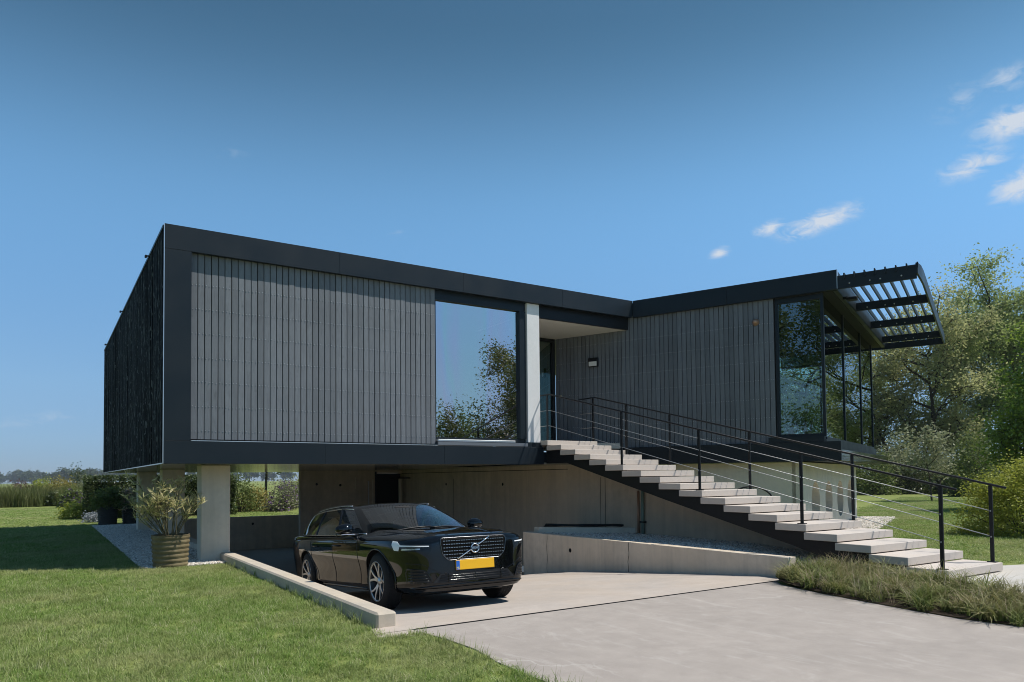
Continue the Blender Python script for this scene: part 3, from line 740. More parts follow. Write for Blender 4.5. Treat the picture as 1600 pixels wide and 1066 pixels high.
# ================================================================== stairs
st = empty('staircase', (10.5, 8.7, 0), 'long straight stair of floating concrete treads up to the entrance', 'staircase')
SK = .912
SV0, SG, SZ0, SR = 14.839 * SK, .5637 * SK, 1.5 + .947 * SK, .1359 * SK
UL, UR = 10.70 * SK, 12.33 * SK
bm = bmesh.new(); box_bm(bm, -(UR - UL) / 2, (UR - UL) / 2, 0, .55, -.109, 0, .005); tme = bm_mesh(bm); tme.materials.append(M_TREAD)
for i in range(18):
    o = obj('tread', tme, None, None, loc=((UL + UR) / 2, SV0 - SG * i, SZ0 - SR * i)); put(o, st)
def nose(v): return SZ0 - (SV0 - v) * SR / SG
for u0 in (9.86, 10.78):
    side_prism('stringer', [(13.72, nose(13.72) - .125), (13.72, 1.83), (12.95, 1.83), (9.886, 1.06), (7.17, .41), (5.95, RG - .05), (5.3, RG - .05), (5.3, nose(5.3) - .125)], u0, u0 + .05, M_STEEL, st)
for i in range(0, 16, 2): box('cross_bar', 9.912, 11.15, SV0 - SG * i + .2, SV0 - SG * i + .28, SZ0 - SR * i - .21, SZ0 - SR * i - .125, M_STEEL, st)
def railing(u, back, extra=()):
    ra = empty('railing', (u, 8.7, 1)); put(ra, st)
    RH = 1.165 * SK
    def rz(v): return min(nose(v), SZ0) + RH
    def trd(v):
        i = math.ceil((SV0 - v) / SG - 1e-6); return SZ0 - SR * max(0, i)
    for v in [5.37 * SK, 7.63 * SK, 9.885 * SK, 12.14 * SK, 13.62] + list(extra):
        zb_ = trd(v); w = .0135 if v not in extra else .025
        box('post', u - w, u + w, v - .024, v + .024, zb_, rz(v) - .015, M_STEEL, ra, .003); box('base_plate', u - .045, u + .045, v - .055, v + .055, zb_ + .0005, zb_ + .011, M_STEEL, ra)
        if v < 13.4:
            for f in (.33, .67): box('clip', u - .026, u + .026, v - .007, v + .007, nose(v) + RH * f - .03, nose(v) + RH * f - .008, M_ROD, ra)
    end = 4.70
    bm = bmesh.new(); pts = [(u, end, rz(end)), (u, SV0, rz(SV0)), (u, SV0 + .12, SZ0 + RH + .004), (u, back, SZ0 + RH + .004)]
    tube_bm(bm, pts, .0165, 10); obj('handrail', bm_mesh(bm, True), M_STEEL, ra)
    for f in (.335, .67):
        h = RH * f - .02
        tube('rod', [(u, 5.37 * SK, nose(5.37 * SK) + h), (u, SV0, nose(SV0) + h), (u, SV0 + .1, SZ0 + h + .004), (u, back - .03, SZ0 + h + .004)], .006, M_ROD, ra, 6)
railing(10.78 * SK, 13.98); railing(12.27 * SK, 14.15, (12.43,))
tube('hose_loop', [(11.55 + .36 * math.cos(a), 9.3 - .25 * math.cos(a), .98 + .31 * math.sin(a)) for a in np.linspace(-.1, math.pi + .1, 16)], .016, M_STEEL).data.materials[0]
tag(bpy.data.objects['hose_loop'], 'dark hose arched over behind the middle treads of the stair', 'hose')
hz = empty('cable_bundle', (10.1, 12.6, .40), 'loose black cables lying on the low wall under the stairs', 'cable')
rc = random.Random(8)
for k in range(5):
    pts = []
    for q in range(9):
        f = q / 8; pts.append((9.45 + 1.25 * f + rc.uniform(-.02, .02), 13.22 - 1.20 * f + rc.uniform(-.03, .03) + .02, .417 + rc.uniform(0, .02) + k * .008))
    tube('cable', pts, .014, M_STEEL, hz, 6)
# ================================================================== parked car
M_PAINT = NT('black_car_paint'); M_PAINT.bsdf((.0025, .003, .004), .3, 0, .0, Coat_Weight=1.0, Coat_Roughness=.015); M_PAINT = M_PAINT.done()
M_TRIM = simple('black_plastic', (.010, .010, .011), .45, 0, .4)
M_TRIMG = simple('gloss_black_trim', (.006, .006, .007), .12, 0, .5)
M_CHROME = simple('chrome', (.78, .78, .79), .10, 1.0)
M_SATIN = simple('satin_chrome', (.55, .55, .56), .25, 1.0)
M_SILVER = simple('silver_alloy', (.50, .50, .51), .30, .85)
M_ALLOYD = simple('dark_alloy', (.03, .03, .032), .35, .5)
M_TYRE = NT('tyre_rubber'); M_TYRE.bsdf((.016, .016, .017), .75, 0, .25); M_TYRE = M_TYRE.done()
M_PLATE = simple('yellow_plate', (.86, .47, .01), .45); M_PBLUE = simple('plate_blue', (.01, .12, .52), .45); M_PINK = simple('plate_letter', (.85, .80, .3), .5)
M_LAMPW = simple('white_light_guide', (.86, .88, .90), .25)
M_LENS = NT('lamp_lens'); M_LENS.bsdf((.006, .007, .008), .08, 0, .35); M_LENS = M_LENS.done()
M_AMBER = simple('amber', (.6, .2, .02), .3)
def m_carglass():
    t = NT('car_glass'); lw_ = t.n('ShaderNodeFresnel'); lw_.inputs[0].default_value = 1.55
    fac = t.math('ADD', t.math('MULTIPLY', lw_.outputs[0], .9), .13, True)
    gl = t.n('ShaderNodeBsdfGlossy'); gl.inputs['Roughness'].default_value = .0; gl.inputs['Color'].default_value = (.95, .97, 1, 1)
    tr = t.n('ShaderNodeBsdfTransparent'); tr.inputs['Color'].default_value = (.52, .56, .56, 1)
    mx = t.n('ShaderNodeMixShader'); t.l(fac, mx.inputs[0]); t.l(tr.outputs[0], mx.inputs[1]); t.l(gl.outputs[0], mx.inputs[2]); t.l(mx.outputs[0], t.out.inputs[0]); return t.done()
M_CGLASS = m_carglass()
M_CABIN = simple('cabin_dark', (.02, .02, .022), .8); M_SEATM = simple('seat_leather', (.045, .042, .04), .6)

car = bpy.data.objects.new('parked_car', None); COL.objects.link(car)
_yaw, _pit = -1.586843, .0811
fwv = Vector((math.cos(_yaw) * math.cos(_pit), math.sin(_yaw) * math.cos(_pit), math.sin(_pit))); lfv = Vector((-math.sin(_yaw), math.cos(_yaw), 0)); upv = fwv.cross(lfv)
CARM = Matrix(((fwv.x, lfv.x, upv.x, 4.39), (fwv.y, lfv.y, upv.y, 8.414), (fwv.z, lfv.z, upv.z, -.106), (0, 0, 0, 1)))
car.matrix_world = CARM; car.matrix_basis = CARM
tag(car, 'black estate car with yellow number plate parked nose out on the ramp', 'car')
def cp(name, me, mat=None, parent=None, smooth=None):
    o = bpy.data.objects.new(name, me); COL.objects.link(o); o.parent = parent or car
    if mat is not None and not me.materials: me.materials.append(mat)
    return o

# --- lower body: sections along x (front bumper x=.87, tail x=-4.07), origin under the front axle
def lerp_tab(tab, x):
    if x >= tab[0][0]: return tab[0][1]
    for (a, va), (b, vb) in zip(tab, tab[1:]):
        if a >= x >= b:
            f = (a - x) / (a - b); return va + (vb - va) * f
    return tab[-1][1]
W_T = [(.87, .50), (.855, .60), (.81, .705), (.74, .775), (.62, .832), (.45, .875), (.2, .912), (-.1, .93), (-.4, .937), (-3.0, .937), (-3.5, .925), (-3.8, .895), (-3.95, .85), (-4.03, .78), (-4.07, .66)]
T_T = [(.87, .825), (.855, .852), (.82, .872), (.76, .886), (.62, .903), (.45, .92), (.2, .94), (-.1, .958), (-.4, .978), (-.6, .985), (-1, .985), (-4.03, .99), (-4.07, .93)]
S_T = [(.87, .745), (.855, .775), (.82, .80), (.74, .815), (.6, .828), (.45, .835), (.2, .858), (-.1, .873), (-.5, .89), (-1.2, .90), (-3, .925), (-3.8, .945), (-4.03, .94), (-4.07, .88)]
B_T = [(.87, .30), (.855, .235), (.81, .205), (.6, .19), (-3.6, .20), (-3.9, .26), (-4.07, .36)]
XS = [.87, .855, .81, .74, .62, .45, .25, .0, -.2, -.42, -.62, -.9, -1.3, -1.8, -2.3, -2.7, -3.0, -3.3, -3.6, -3.8, -3.95, -4.03, -4.07]
def section(x):
    W, T, S, B = lerp_tab(W_T, x), lerp_tab(T_T, x), lerp_tab(S_T, x), lerp_tab(B_T, x)
    side = min(1, max(0, (.75 - x) / .3)) * min(1, max(0, (x + 4.0) / .4))       # waist sculpting only on the flanks
    tuck = .035 * side
    pts = [(0, B), (.55 * W, B), (.86 * W, B + .01), (.955 * W - tuck * .2, B + .07), (.975 * W - tuck, B + .17), (.975 * W - tuck * .9, .47), (.992 * W - tuck * .2, .60), (W, .70 if S > .8 else S - .10), (.997 * W, S - .06), (.982 * W, S - .015), (.93 * W, S + .03), (.72 * W, S + (T - S) * .80), (.66 * W, S + (T - S) * .88 + .006), (.35 * W, T - .004), (0, T)]
    return pts
rows = []
cage_v = []; cage_f = []
for x in XS:
    h = section(x); full = [(-y, z) for y, z in h[::-1][:-1]] + [(y, z) for y, z in h][0:]   # right side top -> bottom -> left side top
    # loop: start top centre, go right side down, bottom, left side up
    loop = [(0, h[-1][1])] + [(-y, z) for y, z in h[::-1][1:-1]] + [(0, h[0][1])] + [(y, z) for y, z in h[1:-1]]
    rows.append(len(cage_v)); cage_v += [(x, y, z) for y, z in loop]
nl = len(loop)
for a, b in zip(rows, rows[1:]):
    for k in range(nl): cage_f.append((a + k, a + (k + 1) % nl, b + (k + 1) % nl, b + k))
# caps as strips between right and left points
for r0, flip in ((rows[0], False), (rows[-1], True)):
    half = nl // 2
    for k in range(half):
        a, b = k, k + 1; c, d = (nl - k - 1) % nl, (nl - k) % nl
        quad = [r0 + a, r0 + b, r0 + c, r0 + d]
        quad = list(dict.fromkeys(quad))
        if len(quad) >= 3: cage_f.append(tuple(quad if flip else quad[::-1]))
me = mesh_from(cage_v, cage_f, True)
bm = bmesh.new(); bm.from_mesh(me); bmesh.ops.remove_doubles(bm, verts=bm.verts[:], dist=1e-5); bmesh.ops.recalc_face_normals(bm, faces=bm.faces[:]); bm.to_mesh(me); bm.free()

def eval_mods(me, mods):
    """apply modifiers to a mesh and return the result"""
    o = bpy.data.objects.new('tmp', me); COL.objects.link(o); extra = []
    for typ, kw in mods:
        m = o.modifiers.new('m', typ)
        for k, v in kw.items(): setattr(m, k, v)
    dg = bpy.context.evaluated_depsgraph_get(); dg.update()
    out = bpy.data.meshes.new_from_object(o.evaluated_get(dg)); bpy.data.objects.remove(o)
    return out
body_s = eval_mods(me, [('SUBSURF', dict(levels=2, render_levels=2))])
BVH_BODY = BVHTree.FromPolygons([v.co.copy() for v in body_s.vertices], [tuple(p.vertices) for p in body_s.polygons])
# wheel arches
def cyl_mesh(x, y0, y1, z, r, seg=48):
    bm = bmesh.new(); a = []; b = []
    for k in range(seg):
        t_ = 2 * math.pi * k / seg; a.append(bm.verts.new((x + r * math.cos(t_), y0, z + r * math.sin(t_)))); b.append(bm.verts.new((x + r * math.cos(t_), y1, z + r * math.sin(t_))))
    bm.faces.new(a); bm.faces.new(b[::-1])
    for k in range(seg): bm.faces.new((a[k], b[k], b[(k + 1) % seg], a[(k + 1) % seg]))
    return bm_mesh(bm)
AR, WR = .388, .348
bm = bmesh.new()
for x in (0, -2.94):
    for y0, y1 in ((.60, 1.2), (-1.2, -.60)):
        tmp = cyl_mesh(x, y0, y1, WR + .005, AR); bm.from_mesh(tmp)
cut_me = bm_mesh(bm); cut_me.materials.append(M_TRIM); cut_o = bpy.data.objects.new('cut', cut_me); COL.objects.link(cut_o)
body_s.materials.append(M_PAINT); body_s.materials.append(M_TRIM)
body_f = eval_mods(body_s, [('BOOLEAN', dict(operation='DIFFERENCE', object=cut_o, solver='EXACT', material_mode='TRANSFER'))])
bpy.data.objects.remove(cut_o)
body_f.polygons.foreach_set('use_smooth', [True] * len(body_f.polygons))
body_f.set_sharp_from_angle(angle=RAD(35))
cp('body', body_f)

# --- projections on the body
def hit_front(y, z):
    h = BVH_BODY.ray_cast(Vector((3, y, z)), Vector((-1, 0, 0))); return h[0] if h[0] is not None else Vector((.8, y, z))
def hit_side(x, z, s):
    h = BVH_BODY.ray_cast(Vector((x, 3 * s, z)), Vector((0, -s, 0))); return h[0] if h[0] is not None else Vector((x, .93 * s, z))
def hit_top(x, y, bvh=None):
    h = (bvh or BVH_BODY).ray_cast(Vector((x, y, 4)), Vector((0, 0, -1))); return h[0]
def front_panel(name, poly, mat, off=.004, parent=None, step=.035, thick=.012, recess=False, smooth=True):
    """a patch cut from outline poly [(y, z)] that follows the nose"""
    bm = bmesh.new(); f = bm.faces.new([bm.verts.new((0, y, z)) for y, z in poly])
    ymin, ymax = min(p[0] for p in poly), max(p[0] for p in poly)
    y = ymin + step
    while y < ymax:
        bmesh.ops.bisect_plane(bm, geom=bm.verts[:] + bm.edges[:] + bm.faces[:], plane_co=(0, y, 0), plane_no=(0, 1, 0)); y += step
    zmin, zmax = min(p[1] for p in poly), max(p[1] for p in poly); z = zmin + step
    while z < zmax:
        bmesh.ops.bisect_plane(bm, geom=bm.verts[:] + bm.edges[:] + bm.faces[:], plane_co=(0, 0, z), plane_no=(0, 0, 1)); z += step
    for v in bm.verts:
        h = hit_front(v.co.y, v.co.z); v.co.x = h.x + off
    if bm.faces[:][0].normal.x < 0:
        pass
    bmesh.ops.recalc_face_normals(bm, faces=bm.faces[:])
    bm.normal_update()
    if sum(f.normal.x for f in bm.faces) < 0: bmesh.ops.reverse_faces(bm, faces=bm.faces[:])
    r = bmesh.ops.extrude_face_region(bm, geom=bm.faces[:])
    for v in [g_ for g_ in r['geom'] if isinstance(g_, bmesh.types.BMVert)]: v.co.x += .0
    old = [v for v in bm.verts if v not in set(g_ for g_ in r['geom'] if isinstance(g_, bmesh.types.BMVert))]
    for v in old: v.co.x -= thick
    m_ = bm_mesh(bm)
    return cp(name, m_, mat, parent)
def front_tube(name, pts, r, mat, off=.004, parent=None, closed=False, sub=6):
    P = []
    pts = list(pts) + ([pts[0]] if closed else [])
    for (a, b), (c, d) in zip(pts, pts[1:]):
        for k in range(sub): P.append((a + (c - a) * k / sub, b + (d - b) * k / sub))
    P.append(pts[-1])
    Q = [hit_front(y, z) + Vector((off, 0, 0)) for y, z in P]
    bm = bmesh.new(); tube_bm(bm, Q, r, 6, not closed); return cp(name, bm_mesh(bm, True), mat, parent)
def side_strip(name, pts, s, w, mat, off=.002, parent=None, sub=8):
    """thin strip along (x, z) polyline on flank s"""
    P = []
    for (a, b), (c, d) in zip(pts, pts[1:]):
        for k in range(sub): P.append((a + (c - a) * k / sub, b + (d - b) * k / sub))
    P.append(pts[-1])
    Q = [hit_side(x, z, s) + Vector((0, off * s, 0)) for x, z in P]
    bm = bmesh.new(); tube_bm(bm, Q, w, 5); return cp(name, bm_mesh(bm, True), mat, parent)
def rounded(poly, r=.03, n=4):
    out = []; N_ = len(poly)
    for i in range(N_):
        p0, p1, p2 = Vector(poly[i - 1]), Vector(poly[i]), Vector(poly[(i + 1) % N_])
        a = (p0 - p1); b = (p2 - p1); rr = min(r, a.length * .45, b.length * .45)
        A, B_ = p1 + a.normalized() * rr, p1 + b.normalized() * rr
        for k in range(n + 1):
            f = k / n; q = A * (1 - f) ** 2 + p1 * 2 * f * (1 - f) + B_ * f ** 2; out.append((q.x, q.y))
    return out
# grille
GR = rounded([(-.45, .80), (-.43, .842), (.43, .842), (.45, .80), (.425, .655), (.35, .578), (-.35, .578), (-.425, .655)], .03)
gr = front_panel('grille', GR, simple('grille_black', (.004, .004, .004), .7, 0, .1), .003, thick=.02)
front_tube('grille_surround', GR, .0055, simple('dark_chrome', (.16, .16, .165), .25, 1.0), .005, gr, closed=True, sub=2)
bm = bmesh.new()
for r_ in range(6):
    z = .605 + r_ * .040
    for c_ in range(27):
        y = -.433 + c_ * .0333
        lim = .425 if z > .66 else .425 - (.66 - z) * .95
        if abs(y) > lim or abs(y) < .055 and abs(z - .70) < .06: continue
        h = hit_front(y, z); box_bm(bm, h.x - .004, h.x + .010, y - .0105, y + .0105, z - .0042, z + .0042)
cp('grille_bars', bm_mesh(bm), simple('grille_chrome', (.42, .42, .43), .22, 1.0), gr)
front_tube('diagonal_bar', [(-.235, .588), (.21, .832)], .0085, M_CHROME, .014, gr)     # corrected for the viewer's left-low, right-high
# emblem: ring, arrow, blue band with the lettering
EX = hit_front(0, .705).x + .022
em = cp('emblem', lathe([(.044, -.006), (.058, -.004), (.060, .006), (.054, .011), (.046, .009), (.042, .002), (.044, -.006)], 32, 'Z'), M_CHROME); em.location = (EX, 0, .705); em.rotation_euler = (0, math.pi / 2, 0)
o = cp('emblem_disc', lathe([(0, 0), (.046, 0), (.046, -.006), (0, -.006)], 28, 'Z'), M_TRIMG, em)
bm = bmesh.new(); box_bm(bm, -.017, .017, -.062, .062, .0, .011, .002); cp('emblem_band', bm_mesh(bm), simple('emblem_blue', (.03, .05, .09), .25), em)
cu = bpy.data.curves.new('txt', 'FONT'); cu.body = 'VOLVO'; cu.size = .030; cu.align_x = 'CENTER'; cu.align_y = 'CENTER'; cu.extrude = .001
to = bpy.data.objects.new('tmp_txt', cu); COL.objects.link(to); dg = bpy.context.evaluated_depsgraph_get(); tm = bpy.data.meshes.new_from_object(to.evaluated_get(dg)); bpy.data.objects.remove(to)
tx = cp('emblem_lettering', tm, M_CHROME, em); tx.location = (0, 0, .0125); tx.rotation_euler = (0, 0, math.pi / 2)
# number plate
px_ = hit_front(0, .52).x + .016
pl = cp('number_plate', bm_mesh((lambda b: (box_bm(b, px_ - .012, px_ + .004, -.262, .262, .458, .572, .004), b)[1])(bmesh.new())), M_PLATE)
cp('country_strip', bm_mesh((lambda b: (box_bm(b, px_ + .0041, px_ + .006, -.258, -.213, .462, .568), b)[1])(bmesh.new())), M_PBLUE, pl)
cu = bpy.data.curves.new('txt', 'FONT'); cu.body = 'NL'; cu.size = .036; cu.align_x = 'CENTER'; cu.align_y = 'CENTER'; cu.extrude = .0006
to = bpy.data.objects.new('tmp_txt', cu); COL.objects.link(to); dg = bpy.context.evaluated_depsgraph_get(); tm = bpy.data.meshes.new_from_object(to.evaluated_get(dg)); bpy.data.objects.remove(to)
tx = cp('country_letters', tm, M_PINK, pl); tx.location = (px_ + .0068, -.2355, .483); tx.rotation_euler = (math.pi / 2, 0, math.pi / 2)
cp('plate_holder', bm_mesh((lambda b: (box_bm(b, px_ - .05, px_ - .0125, -.275, .275, .445, .585, .006), b)[1])(bmesh.new())), M_TRIM, pl)
# head lamps wrap round the corners: outlines in (bearing from the axle centre, height)
def hit_polar(th, z):
    d_ = Vector((math.cos(th), math.sin(th), 0)); h = BVH_BODY.ray_cast(Vector((d_.x * 3, d_.y * 3, z)), -d_)[0]
    return (h if h is not None else d_ * .9 + Vector((0, 0, z))), d_
def polar_panel(name, poly, s, mat, off, parent=None, step=2.5, thick=.012):
    bm = bmesh.new(); bm.faces.new([bm.verts.new((a_ * .01, z, 0)) for a_, z in poly])
    a0, a1 = min(p[0] for p in poly), max(p[0] for p in poly); a_ = a0 + step
    while a_ < a1:
        bmesh.ops.bisect_plane(bm, geom=bm.verts[:] + bm.edges[:] + bm.faces[:], plane_co=(a_ * .01, 0, 0), plane_no=(1, 0, 0)); a_ += step
    z0, z1 = min(p[1] for p in poly), max(p[1] for p in poly); z = z0 + .03
    while z < z1:
        bmesh.ops.bisect_plane(bm, geom=bm.verts[:] + bm.edges[:] + bm.faces[:], plane_co=(0, z, 0), plane_no=(0, 1, 0)); z += .03
    dirs = {}
    for v in bm.verts:
        h, d_ = hit_polar(RAD(v.co.x * 100) * s, v.co.y); v.co = h + d_ * off; dirs[v] = d_
    r = bmesh.ops.extrude_face_region(bm, geom=bm.faces[:]); new = set(g_ for g_ in r['geom'] if isinstance(g_, bmesh.types.BMVert))
    for v in bm.verts:
        if v not in new: v.co -= dirs[v] * thick
    m_ = bm_mesh(bm, True); m_.set_sharp_from_angle(angle=RAD(40)); return cp(name, m_, mat, parent)
for s in (-1, 1):
    hl = polar_panel('headlight', [(33, .712), (33, .775), (45, .797), (57, .822), (66, .842), (69, .80), (65, .722), (50, .706)], s, M_LENS, .003)
    polar_panel('light_bar', [(34.5, .750), (34.5, .762), (55, .782), (58.5, .826), (64, .838), (64, .79), (61, .722), (56.5, .716), (55.5, .764), (45, .757)], s, M_LAMPW, .007, hl)
    polar_panel('projector', [(40, .720), (40, .736), (53, .742), (54, .722)], s, M_SATIN, .006, hl)
# bumper: side vents, centre intake, lower lip
for s in (-1, 1):
    vt = front_panel('bumper_vent', [(s * y, z) for y, z in [(.56, .335), (.61, .445), (.65, .475), (.79, .50), (.795, .46), (.787, .335)]][::s], M_TRIM, .004)
    for k in range(4):
        z = .355 + .032 * k; a = .595 + .014 * k
        front_tube('vent_slat', [(s * a, z), (s * .78, z + .006)], .006, M_TRIMG, .010, vt)
    front_tube('vent_frame', [(s * .56, .335), (s * .61, .445), (s * .65, .478), (s * .79, .503)], .007, M_PAINT, .008, vt)
    front_tube('bumper_crease', [(s * .45, .435), (s * .58, .50), (s * .66, .545), (s * .80, .565)], .004, M_PAINT, .002)
    me_ = lathe([(0, .004), (.014, .004), (.016, -.004)], 12, 'Z'); o = cp('tow_cover', me_, M_TRIMG); o.location = hit_front(s * .39, .43) + Vector((.002, 0, 0)); o.rotation_euler = (0, math.pi / 2, 0)
ci = front_panel('lower_intake', [(-.56, .325), (-.46, .425), (-.30, .435), (.30, .435), (.46, .425), (.56, .325)], M_TRIM, .004)
for z in (.35, .378, .405): front_tube('intake_bar', [(-.50 + (z - .33) * .6, z), (.50 - (z - .33) * .6, z)], .0045, M_TRIMG, .008, ci)
for y in (-.36, 0, .36): front_tube('intake_bar', [(y, .33), (y, .43)], .005, M_TRIMG, .009, ci)
front_tube('lower_lip', [(-.76, .275), (-.58, .287), (-.3, .292), (.3, .292), (.58, .287), (.76, .275)], .011, M_PAINT, .004)
front_panel('splitter', [(-.72, .228), (-.72, .262), (.72, .262), (.72, .228)], M_TRIMG, .012)
# bonnet shut lines and crease
for s in (-1, 1):
    P = [hit_top(x, s * y) for x, y in ((.78, .46), (.7, .53), (.5, .60), (.2, .64), (-.1, .655), (-.35, .67))]
    P = [p + Vector((0, 0, .0015)) for p in P if p is not None]
    bm = bmesh.new(); tube_bm(bm, P, .0045, 5); cp('bonnet_line', bm_mesh(bm, True), M_TRIM)
    P = [hit_top(x, s * y) for x, y in ((.78, .30), (.6, .34), (.3, .40), (0, .45), (-.4, .52))]
    bm = bmesh.new(); tube_bm(bm, [p - Vector((0, 0, .004)) for p in P if p is not None], .009, 6); cp('bonnet_crease', bm_mesh(bm, True), M_PAINT)
# flank: door lines, handles, sill, arch lips
for s in (-1, 1):
    for xs_ in ([(-.62, .30), (-.60, .55), (-.60, .90)], [(-1.62, .30), (-1.62, .93)], [(-2.45, .42), (-2.62, .62), (-2.66, .93)], [(-.62, .30), (-1.62, .29), (-2.40, .30), (-2.45, .42)]):
        side_strip('door_line', xs_, s, .0045, M_TRIM, .0005)
    for x in (-1.42, -2.40):
        p = hit_side(x, .80, s)
        bm = bmesh.new(); tube_bm(bm, [p + Vector((.11, -.005 * s, -.002)), p + Vector((.09, .03 * s, 0)), p + Vector((-.07, .032 * s, .004)), p + Vector((-.10, -.004 * s, .004))], .011, 8); cp('door_handle', bm_mesh(bm, True), M_PAINT)
    side_strip('sill_trim', [(-.42, .235), (-2.54, .24)], s, .018, M_TRIMG, .0)
    for xw in (0, -2.94):
        Q = []
        for k in range(33):
            a_ = RAD(-18 + 216 * k / 32); x = xw + (AR + .004) * math.cos(a_); z = WR + .005 + (AR + .004) * math.sin(a_)
            h = BVH_BODY.ray_cast(Vector((x, 3 * s, z)), Vector((0, -s, 0)))[0]
            if h is not None and z > .2: Q.append(h + Vector((0, -.002 * s, 0)))
        bm = bmesh.new(); tube_bm(bm, Q, .011, 6); cp('arch_lip', bm_mesh(bm, True), M_TRIMG)
    o = front_panel('side_marker', [(s * y, z) for y, z in ((.862, .60), (.862, .615), (.885, .618), (.885, .603))][::s], M_AMBER, .003, None, .01, .006) if False else None

# --- greenhouse: rings from belt to roof
def ring(front, corner, sides, rear_c, rear):
    return [front[0], front[1], corner[0], corner[1]] + sides + [rear_c, rear[0], rear[1]]
RINGS = [
    # (x, y, z): front centre, front mid, pillar inner, pillar outer, four along the side, rear corner, rear mid, rear centre
    [(-.27, 0, .955), (-.33, .38, .953), (-.55, .735, .942), (-.63, .80, .94), (-1.05, .848, .935), (-1.62, .86, .94), (-2.62, .855, .955), (-3.42, .82, .975), (-3.88, .72, .985), (-4.0, .40, .985), (-4.02, 0, .985)],
    [(-.80, 0, 1.158), (-.84, .37, 1.152), (-.98, .675, 1.132), (-1.04, .73, 1.125), (-1.27, .775, 1.12), (-1.68, .790, 1.13), (-2.64, .785, 1.14), (-3.36, .755, 1.145), (-3.80, .665, 1.15), (-3.90, .38, 1.16), (-3.92, 0, 1.16)],
    [(-1.36, 0, 1.358), (-1.38, .34, 1.350), (-1.45, .595, 1.318), (-1.49, .64, 1.305), (-1.60, .668, 1.315), (-1.88, .68, 1.335), (-2.66, .675, 1.335), (-3.26, .655, 1.31), (-3.66, .585, 1.28), (-3.80, .35, 1.29), (-3.82, 0, 1.29)],
    [(-1.43, 0, 1.376), (-1.45, .33, 1.368), (-1.51, .565, 1.340), (-1.54, .605, 1.330), (-1.64, .628, 1.342), (-1.92, .64, 1.364), (-2.66, .635, 1.362), (-3.26, .615, 1.338), (-3.66, .55, 1.305), (-3.82, .33, 1.312), (-3.85, 0, 1.312)],
    [(-1.68, 0, 1.398), (-1.69, .25, 1.394), (-1.73, .42, 1.384), (-1.76, .45, 1.382), (-1.84, .46, 1.388), (-2.0, .47, 1.398), (-2.66, .46, 1.398), (-3.2, .45, 1.372), (-3.5, .42, 1.345), (-3.62, .25, 1.342), (-3.65, 0, 1.342)],
]
gv = []; gf = []; gm = []
nh = len(RINGS[0])
def full_ring(r_): return list(r_) + [(x, -y, z) for x, y, z in r_[-2:0:-1]]
for r_ in RINGS: gv += full_ring(r_)
nr = 2 * nh - 2
SEG = ['glass', 'glass', 'pillar', 'side', 'side', 'side', 'side', 'cpillar', 'rear', 'rear']
SEG = SEG + SEG[::-1]
MI = {'windshield': 0, 'pillar': 1, 'side': 2, 'rear': 3, 'roof': 4}
for i in range(len(RINGS) - 1):
    for k in range(nr):
        gf.append((i * nr + k, i * nr + (k + 1) % nr, (i + 1) * nr + (k + 1) % nr, (i + 1) * nr + k))
        sg = SEG[k]
        gm.append(4 if i >= 2 else {'glass': 0, 'pillar': 1, 'side': 2, 'cpillar': 1, 'rear': 3}[sg])
b0 = (len(RINGS) - 1) * nr
for k in range(nh - 1):
    a, b = k, k + 1; c, d = (nr - k - 1) % nr, (nr - k) % nr
    q = list(dict.fromkeys([b0 + a, b0 + b, b0 + c, b0 + d]))
    if len(q) >= 3: gf.append(tuple(q)); gm.append(4)
me = mesh_from(gv, gf, True)
for k in range(5): me.materials.append(None)
me.polygons.foreach_set('material_index', gm)
bm = bmesh.new(); bm.from_mesh(me); bmesh.ops.recalc_face_normals(bm, faces=bm.faces[:]); bm.to_mesh(me); bm.free()
green = eval_mods(me, [('SUBSURF', dict(levels=2, render_levels=2))])
BVH_G = BVHTree.FromPolygons([v.co.copy() for v in green.vertices], [tuple(p.vertices) for p in green.polygons])
def split_part(name, idx, mat, cond=None):
    vm = {}; vs = []; fs = []; ns = []
    for p in green.polygons:
        if p.material_index != idx or (cond and not cond(p.center)): continue
        f = []
        for vi in p.vertices:
            if vi not in vm: vm[vi] = len(vs); vs.append(green.vertices[vi].co.copy()); ns.append(green.vertices[vi].normal.copy())
            f.append(vm[vi])
        fs.append(f)
    m_ = mesh_from(vs, fs, True)
    m_.normals_split_custom_set_from_vertices([tuple(n) for n in ns])
    return cp(name, m_, mat)
split_part('windshield', 0, M_CGLASS); split_part('roof', 4, M_PAINT); split_part('rear_window', 3, M_CGLASS)
